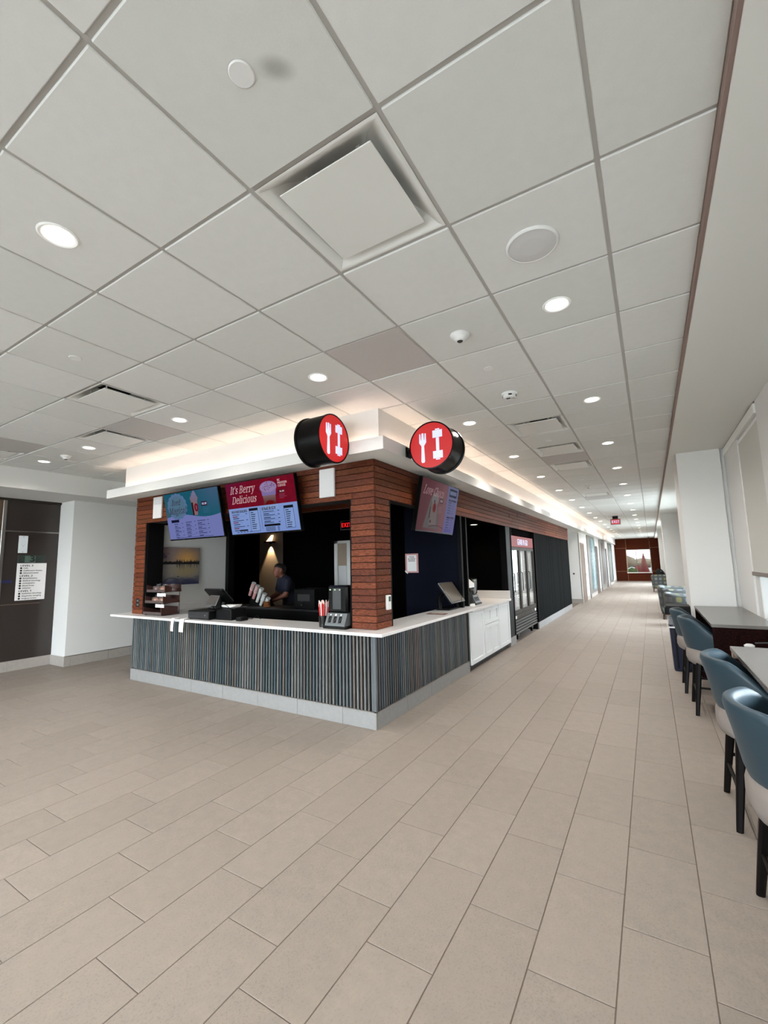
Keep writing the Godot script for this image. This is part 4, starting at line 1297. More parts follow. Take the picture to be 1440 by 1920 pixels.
func counter_things() -> void:
	# three-tier pastry rack
	var r := thing("pastry_rack", "three-tier dark wire rack of baskets at the left end of the counter", "rack", Vector3(-5.98, SLAB, -3.76))
	var st := mb()
	for x in [-0.20, 0.20]:
		tube(st, [Vector3(x, 0.005, 0.13), Vector3(x, 0.005, -0.13), Vector3(x, 0.44, -0.13)], 0.004)
		for k in 3: tube(st, [Vector3(x, 0.02 + 0.155 * k, -0.13), Vector3(x, 0.0 + 0.155 * k + 0.005, 0.10 - 0.0 * k)], 0.004)
	tube(st, [Vector3(-0.20, 0.44, -0.13), Vector3(-0.08, 0.50, -0.13), Vector3(0.08, 0.50, -0.13), Vector3(0.20, 0.44, -0.13)], 0.004)
	part("wire_frame", fin(st), M.black, r)
	var bp := [Vector3(0, 0.012, 0.02), Vector3(0, 0.165, 0.0), Vector3(0, 0.315, -0.02)]
	for k in 3:
		var b := thing("basket", ["empty dark basket on the lowest tier of the pastry rack", "dark basket of two wrapped pastries on the middle tier of the rack", "dark basket of three wrapped pastries on the top tier of the rack"][k], "basket", Vector3(-5.98, SLAB, -3.76) + bp[k], 0.0, "pastry rack baskets")
		var bs := mb()
		bx(bs, Vector3(0, 0.006, 0), Vector3(0.42, 0.012, 0.24), 0.003)
		bx(bs, Vector3(0, 0.05, -0.122), Vector3(0.42, 0.10, 0.012), 0.003)
		for x in [-0.212, 0.212]:
			var pl := PackedVector2Array([Vector2(-0.125, 0), Vector2(0.125, 0), Vector2(0.125, 0.03), Vector2(-0.125, 0.10)])
			prism(bs, pl, -0.006, 0.006, Transform3D(Basis(Vector3(0, 0, -1), Vector3.UP, Vector3(1, 0, 0)), Vector3(x, 0, 0)))
		part("weave", fin(bs), M.basket, b)
		part("front_edge", box_mesh(Vector3(0, 0.018, 0.124), Vector3(0.43, 0.036, 0.014), 0.004), M.basket_edge, b)
		if k > 0:
			part("price_card", box_mesh(Vector3(0.10, -0.036, 0.10), Vector3(0.20, 0.045, 0.003)), M.white_paper, b)
	var spots := [[1, -0.07, 0.03, 0, "round golden cookie in a clear bag, left on the middle tier"], [1, 0.09, 0.03, 0, "round golden cookie in a clear bag, right on the middle tier"], [2, -0.10, 0.02, 1, "wrapped chocolate chip muffin, left on the top tier"], [2, 0.05, 0.02, 0, "wrapped pastry in the middle of the top tier"], [2, 0.16, -0.02, 1, "wrapped dark pastry at the right end of the top tier"]]
	for s in spots:
		var p: Vector3 = Vector3(-5.98, SLAB + 0.012, -3.76) + bp[s[0]] + Vector3(s[1], 0, s[2])
		var t := thing("wrapped_pastry", s[4], "pastry", p, 0.0, "wrapped pastries on the rack")
		part("pastry", lathe_mesh([Vector2(0, 0), Vector2(0.048, 0.004), Vector2(0.066, 0.022), Vector2(0.06, 0.042), Vector2(0.036, 0.060), Vector2(0, 0.066)], 16), M.bread if s[3] == 0 else M.bread_dark, t)
		var ws := mb()
		var rings := []
		for i in 7:
			var ring := []
			for k in 12:
				var a := TAU * k / 12.0
				var rr: float = [0.070, 0.076, 0.074, 0.062, 0.030, 0.022, 0.034][i] * (1.0 + 0.10 * sin(k * 2.4 + i * 1.7))
				ring.append(Vector3(cos(a) * rr, [0.001, 0.02, 0.045, 0.068, 0.078, 0.086, 0.100][i], sin(a) * rr))
			rings.append(ring)
		loft(ws, rings, false)
		part("clear_wrap", fin(ws), M.cellophane, t)
	# outlet on the left wooden column
	var ol := thing("wall_outlet", "dark wall outlet on the left wooden column above the counter", "outlet", Vector3(-6.42, 1.09, ZF))
	part("plate", box_mesh(Vector3(0, 0, 0.004), Vector3(0.075, 0.12, 0.008), 0.002), M.black_gloss, ol)
	for y in [-0.028, 0.028]: part("socket", box_mesh(Vector3(0, y, 0.009), Vector3(0.034, 0.03, 0.004), 0.001), M.silver_plastic, ol)
	# till
	var d := thing("cash_drawer", "flat black cash drawer on the front counter", "cash drawer", Vector3(-4.895, SLAB, -3.76))
	part("body", span(Vector3(-0.205, 0.008, -0.2), Vector3(0.205, 0.108, 0.2), 0.004), M.black, d)
	part("drawer_front", span(Vector3(-0.195, 0.015, 0.2), Vector3(0.195, 0.095, 0.206), 0.002), M.charcoal, d)
	part("lock", lathe_mesh([Vector2(0.009, 0), Vector2(0.009, 0.006), Vector2(0, 0.007)], 12), M.steel, d, Transform3D(Basis(Vector3.RIGHT, PI / 2), Vector3(0.14, 0.055, 0.205)))
	st = mb()
	for x in [-0.18, 0.18]:
		for z in [-0.17, 0.17]: bx(st, Vector3(x, 0.004, z), Vector3(0.03, 0.008, 0.03))
	part("feet", fin(st), M.charcoal, d)
	var cd := thing("customer_display", "small tilted customer display on the cash drawer, facing the hall", "display", Vector3(-4.70, SLAB + 0.108, -3.62))
	var tl := Basis(Vector3.RIGHT, deg_to_rad(-28))
	part("screen_housing", box_mesh(Vector3.ZERO, Vector3(0.185, 0.135, 0.014), 0.005), M.silver_plastic, cd, Transform3D(tl, Vector3(0, 0.125, 0)))
	part("screen", box_mesh(Vector3(0, 0, 0.008), Vector3(0.168, 0.118, 0.003)), M.screen_dark, cd, Transform3D(tl, Vector3(0, 0.125, 0)))
	part("stand", lathe_mesh([Vector2(0.0, 0), Vector2(0.055, 0), Vector2(0.05, 0.014), Vector2(0.016, 0.03), Vector2(0.014, 0.10), Vector2(0, 0.10)], 18), M.black, cd)
	var mo := thing("till_monitor", "black till monitor seen from behind, leaning over the cash drawer", "monitor", Vector3(-4.93, SLAB + 0.108, -3.86))
	part("panel", box_mesh(Vector3.ZERO, Vector3(0.36, 0.245, 0.028), 0.008), M.black, mo, Transform3D(Basis(Vector3.RIGHT, deg_to_rad(46)), Vector3(0, 0.165, -0.025)))
	part("bezel", box_mesh(Vector3(0, 0, -0.015), Vector3(0.366, 0.251, 0.004)), M.silver_plastic, mo, Transform3D(Basis(Vector3.RIGHT, deg_to_rad(46)), Vector3(0, 0.165, -0.025)))
	part("stand", box_mesh(Vector3(0, 0.07, -0.02), Vector3(0.12, 0.14, 0.04), 0.006), M.black, mo)
	part("foot", box_mesh(Vector3(0, 0.006, -0.01), Vector3(0.2, 0.012, 0.14), 0.004), M.black, mo)
	var pr := thing("receipt_printer", "black receipt printer with white paper on it, right of the cash drawer", "printer", Vector3(-4.53, SLAB, -3.76))
	part("body", span(Vector3(-0.14, 0.0, -0.13), Vector3(0.14, 0.13, 0.12), 0.012), M.black, pr)
	part("lid", span(Vector3(-0.12, 0.13, -0.11), Vector3(0.12, 0.145, 0.04), 0.006), M.charcoal, pr)
	var pp := thing("paper_stack", "loose white papers lying on the black receipt printer", "paper", Vector3(-4.56, SLAB + 0.145, -3.78))
	for k in 4: part("sheet", box_mesh(Vector3.ZERO, Vector3(0.21, 0.005, 0.13)), M.white_paper, pp, Transform3D(Basis(Vector3.UP, 0.15 * k - 0.2), Vector3(0.006 * k, 0.004 + 0.007 * k, 0)))
	var cb := thing("cable", "thin black cable looping from the till over the papers", "cable", Vector3(-4.70, SLAB + 0.11, -3.70))
	part("cable", tube_mesh([Vector3(-0.06, 0.0, 0), Vector3(-0.02, 0.05, 0.01), Vector3(0.05, 0.085, 0.02), Vector3(0.12, 0.08, 0.02), Vector3(0.19, 0.06, 0.02), Vector3(0.25, 0.035, 0.03)], 0.0035), M.black, cb)
	var sc := thing("card_reader", "small black card reader with a cord lying right of the printer", "card reader", Vector3(-4.26, SLAB, -3.70))
	part("body", box_mesh(Vector3(0, 0.02, 0), Vector3(0.09, 0.04, 0.13), 0.01), M.black, sc)
	part("keypad", box_mesh(Vector3(0, 0.041, 0.02), Vector3(0.06, 0.004, 0.06)), M.charcoal, sc)
	part("cord", tube_mesh([Vector3(0.0, 0.02, -0.06), Vector3(0.04, 0.01, -0.12), Vector3(0.08, 0.05, -0.16), Vector3(0.1, 0.0, -0.2)], 0.004), M.black, sc)
	# straws
	var cup := thing("straw_cup", "black cup left of the cutlery dispenser", "cup", Vector3(-2.985, SLAB, -3.68))
	part("cup", lathe_mesh([Vector2(0, 0), Vector2(0.052, 0), Vector2(0.056, 0.115), Vector2(0.052, 0.116), Vector2(0.048, 0.008), Vector2(0, 0.008)], 24), M.black_gloss, cup)
	var k2 := 0
	for ring in [[0.0, 1], [0.02, 6], [0.038, 11]]:
		for k in ring[1]:
			var a: float = TAU * k / float(ring[1]) + ring[0] * 40.0
			var sw := thing("drinking_straw", "%s drinking straw with a white wrapper end in the black cup" % ("red" if k2 % 3 != 1 else "whitish"), "straw", Vector3(-2.985, SLAB + 0.01, -3.68), 0.0, "%s straws in the black cup" % ("red" if k2 % 3 != 1 else "whitish"))
			var d0: Vector3 = Vector3(cos(a), 0, sin(a)) * ring[0]
			part("straw", tube_mesh([d0 * 0.9, d0 * 1.35 + Vector3(0, 0.21 + 0.02 * sin(k * 2.1), 0)], 0.0055, 0.0055, 6), M.straw_red if k2 % 3 != 1 else M.straw_white, sw)
			part("wrapper_end", tube_mesh([d0 * 1.35 + Vector3(0, 0.21 + 0.02 * sin(k * 2.1), 0), d0 * 1.4 + Vector3(0, 0.245 + 0.02 * sin(k * 2.1), 0)], 0.006, 0.0065, 6), M.straw_white, sw)
			k2 += 1
	cutlery(Vector3(-2.775, SLAB, -3.72), 0.0, "tall black cutlery dispenser with three slots, beside the cup of straws")
	# card sensor on the corner column
	var th := thing("door_sensor", "small white box with a green window on the corridor side of the wooden column", "wall box", Vector3(XS, 1.18, -3.878))
	part("case", box_mesh(Vector3(0.014, 0, 0), Vector3(0.03, 0.145, 0.072), 0.005), M.white_plastic, th)
	part("window", box_mesh(Vector3(0.029, 0.035, 0), Vector3(0.004, 0.05, 0.04)), M.thermo_green, th)
	# flat sign lying on the corridor-side counter
	var ms := thing("counter_card", "dark red printed card lying flat on the corridor-side counter", "card", Vector3(-2.36, SLAB, -5.15))
	part("card", box_mesh(Vector3(0, 0.002, 0), Vector3(0.24, 0.004, 0.13)), M.mat_red, ms)
	for k in 4: part("print", box_mesh(Vector3(-0.06 + 0.045 * k, 0.0045, 0.01 * (k % 2)), Vector3(0.03, 0.001, 0.09)), M.beige, ms)

func cutlery(at: Vector3, turn: float, label: String) -> void:
	var u := thing("cutlery_dispenser", label, "dispenser", at, turn)
	part("base", box_mesh(Vector3(0.0, 0.014, 0.02), Vector3(0.29, 0.028, 0.26), 0.008), M.black, u)
	part("tower", span(Vector3(-0.125, 0.028, -0.12), Vector3(0.125, 0.425, 0.03), 0.012), M.black, u)
	part("magazine", span(Vector3(-0.125, 0.155, 0.02), Vector3(0.125, 0.43, 0.09), 0.02), M.black_gloss, u)
	part("window", span(Vector3(-0.055, 0.19, 0.088), Vector3(0.05, 0.40, 0.092)), M.charcoal, u)
	var st := mb()
	var xf := Transform3D(Basis(Vector3(0, 0, -1), Vector3.UP, Vector3(1, 0, 0)), Vector3.ZERO)
	prism(st, PackedVector2Array([Vector2(-0.03, 0.028), Vector2(-0.135, 0.028), Vector2(-0.135, 0.04), Vector2(-0.085, 0.15), Vector2(-0.03, 0.15)]), -0.125, 0.125, xf)
	part("front", fin(st), M.silver_plastic, u)
	var dir := Vector3(0, -0.11, 0.05).normalized()
	for k in 3:
		var x := -0.075 + 0.065 * k
		var o := Vector3(x, 0.10, 0.108)
		var b := Basis(Vector3.RIGHT, -dir, Vector3.RIGHT.cross(-dir))
		part("slot", box_mesh(Vector3.ZERO, Vector3(0.036, 0.066, 0.006)), M.black, u, Transform3D(b, o + Vector3(0, -0.012, 0.0055)))
		part("lever", box_mesh(Vector3.ZERO, Vector3(0.010, 0.06, 0.006), 0.002), M.charcoal, u, Transform3D(b * Basis(Vector3.FORWARD, 0.5), o + Vector3(0.0, -0.02, 0.012)))
		part("symbol", lathe_mesh([Vector2(0, 0), Vector2(0.009 + 0.003 * (k % 2), 0.001), Vector2(0, 0.002)], 14), M.white_plastic, u, Transform3D(b * Basis(Vector3.RIGHT, PI / 2), o + Vector3(0, 0.034, -0.013)))
		part("indicator", box_mesh(Vector3.ZERO, Vector3(0.02, 0.014, 0.004), 0.002), M.led_green, u, Transform3D(Basis(), Vector3(-0.085 + 0.06 * k, 0.385, 0.0925)))

# ---- a body as a skin over tapered bones
func sdf_mesh(bones: Array, lo: Vector3, hi: Vector3, h: float, k := 0.03) -> ArrayMesh:
	var n := Vector3i(((hi - lo) / h).ceil()) + Vector3i.ONE
	var f := PackedFloat32Array()
	f.resize(n.x * n.y * n.z)
	f.fill(9.0)
	for b in bones:
		var A: Vector3 = b[0]
		var B: Vector3 = b[1]
		var ra: float = b[2]
		var rb: float = b[3]
		var sq: Vector3 = b[4] if b.size() > 4 else Vector3.ONE
		var m := maxf(ra, rb) * maxf(1.0, 1.0 / minf(sq.x, minf(sq.y, sq.z))) + 0.08
		var i0 := Vector3i(((A.min(B) - Vector3.ONE * m - lo) / h).floor()).clamp(Vector3i.ZERO, n - Vector3i.ONE)
		var i1 := Vector3i(((A.max(B) + Vector3.ONE * m - lo) / h).ceil()).clamp(Vector3i.ZERO, n - Vector3i.ONE)
		var AB := (B - A) * sq
		var q := maxf(AB.length_squared(), 1e-9)
		for z in range(i0.z, i1.z + 1):
			for y in range(i0.y, i1.y + 1):
				for x in range(i0.x, i1.x + 1):
					var p := (lo + Vector3(x, y, z) * h - A) * sq
					var t := clampf(p.dot(AB) / q, 0.0, 1.0)
					var d := (p - AB * t).length() - lerpf(ra, rb, t)
					var at := x + n.x * (y + n.y * z)
					var e := f[at]
					var g := clampf(0.5 + 0.5 * (e - d) / k, 0.0, 1.0)
					f[at] = lerpf(e, d, g) - k * g * (1.0 - g) if e < 8.0 else d
	var idx := {}
	var pts := PackedVector3Array()
	var st := SurfaceTool.new()
	st.begin(Mesh.PRIMITIVE_TRIANGLES)
	st.set_smooth_group(0)
	var step := [1, n.x, n.x * n.y]
	for z in n.z - 1:
		for y in n.y - 1:
			for x in n.x - 1:
				var at: int = x + n.x * (y + n.y * z)
				var c := 0
				for o in 8:
					if f[at + (o & 1) + ((o >> 1) & 1) * n.x + ((o >> 2) & 1) * step[2]] < 0.0: c += 1
				if c == 0 or c == 8: continue
				var s := Vector3.ZERO
				var w := 0
				for o in 8:
					for ax in 3:
						if (o >> ax) & 1: continue
						var o2 := o | (1 << ax)
						var a: float = f[at + (o & 1) + ((o >> 1) & 1) * n.x + ((o >> 2) & 1) * step[2]]
						var b2: float = f[at + (o2 & 1) + ((o2 >> 1) & 1) * n.x + ((o2 >> 2) & 1) * step[2]]
						if (a < 0.0) != (b2 < 0.0):
							var v := Vector3(o & 1, (o >> 1) & 1, (o >> 2) & 1)
							v[ax] = a / (a - b2)
							s += v
							w += 1
				idx[at] = pts.size()
				pts.append(lo + (Vector3(x, y, z) + s / w) * h)
	for p in pts: st.add_vertex(p)
	for at in idx:
		for ax in 3:
			var u: int = step[(ax + 1) % 3]
			var v: int = step[(ax + 2) % 3]
			if not (idx.has(at - u) and idx.has(at - v) and idx.has(at - u - v)): continue
			var a: float = f[at]
			var b2: float = f[at + step[ax]]
			if (a < 0.0) == (b2 < 0.0): continue
			var q := [idx[at], idx[at - u], idx[at - u - v], idx[at - v]]
			if a < 0.0: q.reverse()
			for k2 in [0, 1, 2, 0, 2, 3]: st.add_index(q[k2])
	st.generate_normals()
	return st.commit()

func person(at: Vector3, turn: float) -> void:
	var p := thing("person", "person in a dark navy shirt working in the dark behind the kiosk counter", "person", at, turn)
	# facing +z in its own axes; leaning forward over a worktop, both forearms down
	var pel := Vector3(0, 0.93, 0)
	var chest := Vector3(0, 1.22, 0.09)
	var neck := Vector3(0, 1.38, 0.15)
	var head := Vector3(0, 1.485, 0.21)
	var bones := [[pel, Vector3(0, 1.05, 0.03), 0.125, 0.125, Vector3(0.78, 1, 1.15)], [Vector3(0, 1.05, 0.03), chest, 0.125, 0.145, Vector3(0.76, 1, 1.2)], [chest, Vector3(0, 1.31, 0.12), 0.14, 0.10, Vector3(0.72, 1, 1.2)], [Vector3(0, 1.31, 0.12), neck, 0.06, 0.052], [neck, head + Vector3(0, -0.05, 0.0), 0.052, 0.055],
		[head + Vector3(0, 0.02, -0.012), head + Vector3(0, 0.035, 0.02), 0.083, 0.082], [head + Vector3(0, -0.06, 0.045), head + Vector3(0, -0.02, 0.04), 0.05, 0.062], [head + Vector3(0, -0.005, 0.098), head + Vector3(0, -0.022, 0.118), 0.009, 0.013]]
	for s in [-1.0, 1.0]:
		var sh := Vector3(0.175 * s, 1.315, 0.12)
		var el := Vector3(0.23 * s, 1.08, 0.17)
		var wr := Vector3(0.15 * s, 0.985, 0.38)
		bones.append([Vector3(0.06 * s, 1.33, 0.12), sh, 0.06, 0.058])
		bones.append([sh, el, 0.056, 0.043])
		bones.append([el, wr, 0.043, 0.027])
		bones.append([wr, wr + Vector3(-0.01 * s, -0.012, 0.085), 0.026, 0.030, Vector3(1, 1.5, 1)])
		bones.append([wr + Vector3(-0.03 * s, -0.005, 0.02), wr + Vector3(-0.055 * s, -0.02, 0.075), 0.011, 0.009])
		for k in 4:
			var b := wr + Vector3((0.025 - 0.0185 * k) * s, -0.012, 0.085)
			var L: float = [0.055, 0.068, 0.073, 0.066][k]
			bones.append([b, b + Vector3(0, -0.004, L * 0.55), 0.0098, 0.009])
			bones.append([b + Vector3(0, -0.004, L * 0.55), b + Vector3(0, -0.030, L), 0.009, 0.008])
		bones.append([head + Vector3(0.083 * s, -0.02, 0.0), head + Vector3(0.088 * s, 0.022, -0.008), 0.012, 0.016, Vector3(1.8, 1, 1)])
		var kn := Vector3(0.10 * s, 0.50, 0.02)
		bones.append([Vector3(0.095 * s, 0.88, 0.0), kn, 0.085, 0.058])
		bones.append([kn, Vector3(0.10 * s, 0.09, -0.02), 0.056, 0.038])
		bones.append([Vector3(0.10 * s, 0.05, -0.03), Vector3(0.105 * s, 0.035, 0.15), 0.042, 0.034])
	part("body", sdf_mesh(bones, Vector3(-0.36, -0.03, -0.22), Vector3(0.36, 1.66, 0.64), 0.0125, 0.018), M.skin, p)
	var grow := func(b: Array, d: float) -> Array:
		var c := b.duplicate()
		c[2] += d
		c[3] += d
		return c
	var shirt := []
	for i in 3: shirt.append(grow.call(bones[i], 0.014))
	for s in [-1.0, 1.0]:
		var sh := Vector3(0.175 * s, 1.315, 0.12)
		shirt.append([Vector3(0.06 * s, 1.325, 0.12), sh, 0.070, 0.070])
		shirt.append([sh, sh.lerp(Vector3(0.23 * s, 1.08, 0.17), 0.62), 0.070, 0.068])
	part("shirt", sdf_mesh(shirt, Vector3(-0.36, 0.74, -0.2), Vector3(0.36, 1.46, 0.36), 0.0125, 0.03), M.shirt_navy, p)
	var tr := []
	for s in [-1.0, 1.0]:
		var kn := Vector3(0.10 * s, 0.50, 0.02)
		tr.append([Vector3(0.07 * s, 0.93, 0.0), Vector3(0.095 * s, 0.86, 0.0), 0.115, 0.10])
		tr.append([Vector3(0.095 * s, 0.86, 0.0), kn, 0.10, 0.075])
		tr.append([kn, Vector3(0.10 * s, 0.08, -0.02), 0.073, 0.062])
	part("trousers", sdf_mesh(tr, Vector3(-0.3, 0.0, -0.2), Vector3(0.3, 1.08, 0.2), 0.0135, 0.03), M.trousers, p)
	var hair := [[head + Vector3(0, 0.045, -0.03), head + Vector3(0, 0.06, 0.015), 0.082, 0.078], [head + Vector3(0, -0.02, -0.06), head + Vector3(0, 0.03, -0.045), 0.052, 0.07]]
	part("hair", sdf_mesh(hair, Vector3(-0.15, 1.38, 0.0), Vector3(0.15, 1.66, 0.36), 0.008, 0.03), M.hair_dark, p)
	for s in [-1.0, 1.0]:
		part("eye", lathe_mesh([Vector2(0, -0.008), Vector2(0.008, 0), Vector2(0, 0.008)], 10), M.hair_dark, p, Transform3D(Basis(), head + Vector3(0.03 * s, 0.005, 0.095)))
	part("mouth", box_mesh(head + Vector3(0, -0.058, 0.096), Vector3(0.04, 0.008, 0.008), 0.003), M.bread_dark, p)

func kiosk_inside() -> void:
	var w := struct("wall_kiosk_inside")
	var st := mb()
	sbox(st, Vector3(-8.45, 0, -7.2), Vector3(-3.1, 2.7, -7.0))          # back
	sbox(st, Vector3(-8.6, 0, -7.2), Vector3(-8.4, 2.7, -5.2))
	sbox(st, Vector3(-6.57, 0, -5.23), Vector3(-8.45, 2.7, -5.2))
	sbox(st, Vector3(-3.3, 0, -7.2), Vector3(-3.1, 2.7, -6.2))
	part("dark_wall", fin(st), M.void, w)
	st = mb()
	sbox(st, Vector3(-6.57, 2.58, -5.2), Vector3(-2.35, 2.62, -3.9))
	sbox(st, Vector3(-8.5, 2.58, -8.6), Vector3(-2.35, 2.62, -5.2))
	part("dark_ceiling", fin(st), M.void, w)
	part("dark_floor", span(Vector3(-6.36, 0.0, -7.0), Vector3(-2.62, 0.006, -4.1)), M.charcoal, w)
	part("white_wall", span(Vector3(-6.57, 0, -5.2), Vector3(-6.36, 2.24, ZF - 0.27)), M.paint, w)
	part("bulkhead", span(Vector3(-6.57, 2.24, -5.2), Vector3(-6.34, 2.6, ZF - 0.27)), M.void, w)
	part("backsplash", span(Vector3(-6.36, SLAB, -5.1), Vector3(-6.335, SLAB + 0.10, ZF - 0.27), 0.003), M.slab, w)
	part("wall_post", span(Vector3(-6.40, 0, -5.26), Vector3(-6.28, 2.6, -5.14)), M.black, w)
	st = mb()
	sbox(st, Vector3(-3.28, 0, -6.19), Vector3(-2.385, 2.6, -6.045))
	part("navy_wall", fin(st), M.navy_wall, w)
	part("tan_panel", span(Vector3(-7.50, 0.0, -6.998), Vector3(-6.80, 2.55, -6.98)), M.tan_panel, w)
	part("beam", span(Vector3(-6.3, 2.30, -4.60), Vector3(-2.7, 2.37, -4.52)), M.oak_1, w)
	part("dark_shaft", span(Vector3(-6.29, SLAB, -3.93), Vector3(-6.27, OT, ZF - 0.02)), M.black, w)
	# pale doorway on the back wall
	var d := struct("door_4")
	st = mb()
	sbox(st, Vector3(-5.38, 0, -7.0), Vector3(-5.30, 2.05, -6.96))
	sbox(st, Vector3(-5.08, 0, -7.0), Vector3(-4.78, 2.05, -6.97))
	sbox(st, Vector3(-5.38, 2.0, -7.0), Vector3(-4.78, 2.05, -6.96))
	part("door_frame", fin(st), M.paint, d)
	part("door_leaf", span(Vector3(-5.30, 0.01, -7.0), Vector3(-5.08, 2.0, -6.98)), M.beige, d)
	part("kick_plate", span(Vector3(-5.29, 0.1, -6.981), Vector3(-5.09, 1.56, -6.972)), M.speaker_grey, d)
	part("door_handle", tube_mesh([Vector3(-5.27, 1.1, -6.97), Vector3(-5.27, 1.1, -6.93), Vector3(-5.19, 1.1, -6.93)], 0.01), M.steel, d)
	# wall lamp
	var s := thing("wall_sconce", "small wall lamp throwing a cone of warm light down the tan panel behind the counter", "lamp", Vector3(-7.145, 2.11, -6.98))
	part("shade", box_mesh(Vector3(0, 0, 0.05), Vector3(0.26, 0.03, 0.10), 0.004), M.black, s)
	part("arm", box_mesh(Vector3(0, 0, 0.01), Vector3(0.06, 0.09, 0.03)), M.black, s)
	part("lamp_glow", prism_mesh(PackedVector2Array([Vector2(-0.09, 0.017), Vector2(0.06, 0.017), Vector2(0.10, 0.15), Vector2(0.06, 0.15)]), 0.03, 0.06), M.sconce_glow, s)
	for e in [[-1.0, 3.0], [1.0, 0.25]]:
		var l := SpotLight3D.new()
		l.name = "lamp_light"
		l.position = Vector3(0, 0.03 * e[0], 0.055 if e[0] < 0 else 0.075)
		l.rotation.x = e[0] * PI / 2 + (0.10 if e[0] < 0 else 0.0)
		l.light_color = Color(1.0, 0.88, 0.70)
		l.light_energy = e[1] * 0.5
		l.light_size = 0.02
		l.spot_angle = 29.0
		l.spot_angle_attenuation = 0.3
		l.spot_range = 4.0
		l.spot_attenuation = 2.0
		l.shadow_enabled = true
		s.add_child(l)
	exit_sign(Vector3(-5.06, 2.35, -6.95), 0.95, "small red EXIT sign in the dark behind the front counter", false)
	# painting on the white side wall
	var im := Image.create(256, 170, false, Image.FORMAT_RGB8)
	var nz := noise(0.02, 31, 4)
	var nf := noise(0.06, 33, 3)
	for y in 170:
		for x in 256:
			var v := nz.get_noise_2d(x * 0.7, y * 1.6)
			var sun := exp(-pow((x - 190.0) / 60.0, 2.0) - pow((y - 48.0) / 40.0, 2.0))
			var c := Color(0.50, 0.44, 0.45).lerp(Color(0.85, 0.64, 0.36), clampf(sun + 0.15 * v, 0, 1))
			if y > 74:
				sun = exp(-pow((x - 185.0) / 70.0, 2.0) - pow((y - 108.0) / 34.0, 2.0))
				c = Color(0.52, 0.50, 0.50).lerp(Color(0.60, 0.52, 0.34), clampf(sun * 0.8, 0, 1)).lerp(Color(0.20, 0.21, 0.32), smoothstep(118.0, 170.0, y + 14.0 * v))
			if y > 26 and y < 52 and x > 40 and x < 120 and v > 0.02: c = c.lerp(Color(0.28, 0.22, 0.33), 0.7)
			var hz := 66.0 - 4.0 * nf.get_noise_2d(x * 1.4, 3.0) - (16.0 * maxf(0.0, nf.get_noise_2d(x * 2.4, 9.0) + 0.25) if x > 120 else 2.0)
			if y > hz and y < 77: c = Color(0.07, 0.06, 0.06)
			if y >= 77 and x > 110 and y < 77 + 44.0 * maxf(0.0, nf.get_noise_2d(x * 2.4, 9.0)): c = c.lerp(Color(0.16, 0.11, 0.07), 0.8)
			im.set_pixel(x, y, c)
	rect(im, 141, 131, 10, 3, Color(0.12, 0.10, 0.10))
	var pm := mat("painting_print", Color(1, 1, 1), 0.6)
	pm.albedo_texture = ImageTexture.create_from_image(im)
	var pt := thing("painting", "dusk lake landscape painting with palm silhouettes on the white side wall of the kiosk", "painting", Vector3(-6.36, 1.32, -4.16))
	part("canvas", span(Vector3(0, 0, -0.432), Vector3(0.035, 0.58, 0.432), 0.002), M.black, pt)
	part("picture", print_mesh(Vector3(0.0355, 0, 0.432), Vector3(0.0355, 0, -0.432), Vector3(0.0355, 0.58, -0.432), Vector3(0.0355, 0.58, 0.432)), pm, pt)
	# allergy notice on the navy wall
	var n := thing("paper_notice", "pink-edged paper notice about food allergies taped to the navy wall", "notice", Vector3(-3.165, 1.575, -6.044))
	part("sheet", box_mesh(Vector3(0, 0, 0.001), Vector3(0.225, 0.295, 0.003)), M.pink_paper, n)
	part("inner_sheet", box_mesh(Vector3(0.0, 0, 0.003), Vector3(0.165, 0.25, 0.002)), M.white_paper, n)
	part("tape", box_mesh(Vector3.ZERO, Vector3(0.06, 0.02, 0.002)), M.white_plastic, n, Transform3D(Basis(Vector3.BACK, -0.7), Vector3(-0.095, -0.135, 0.004)))
	st = mb()
	for k in 3: write(st, ["FOOD", "ALLERGY", "NOTICE"][k], 0.022, frame(Vector3(0, 0.095 - 0.030 * k, 0.0045), Vector3.RIGHT, Vector3.UP), 1)
	for k in 9:
		var wv: float = [0.13, 0.12, 0.135, 0.11, 0.09, 0.0, 0.13, 0.135, 0.09][k]
		if wv > 0: bx(st, Vector3(0, 0.008 - 0.0135 * k, 0.0045), Vector3(wv, 0.0055, 0.001))
	part("lettering", fin(st), M.text_plum, n)
	# dark island with a rack of cup stacks
	var isl := thing("back_counter", "black work counter in the dark behind the till", "counter", Vector3(-5.35, 0, -5.25))
	part("body", span(Vector3(-0.95, 0, -0.22), Vector3(1.2, 0.90, 0.22), 0.004), M.black, isl)
	part("top", span(Vector3(-0.97, 0.90, -0.24), Vector3(1.22, 0.925, 0.24), 0.004), M.charcoal, isl)
	var cr := thing("cup_rack", "black slanted holder of the cup stacks on the dark work counter", "rack", Vector3(-5.62, 0.925, -5.3))
	st = mb()
	prism(st, PackedVector2Array([Vector2(-0.26, 0), Vector2(0.24, 0), Vector2(0.16, 0.10), Vector2(-0.2, 0.26)]), -0.05, 0.05)
	part("holder", fin(st), M.black, cr)
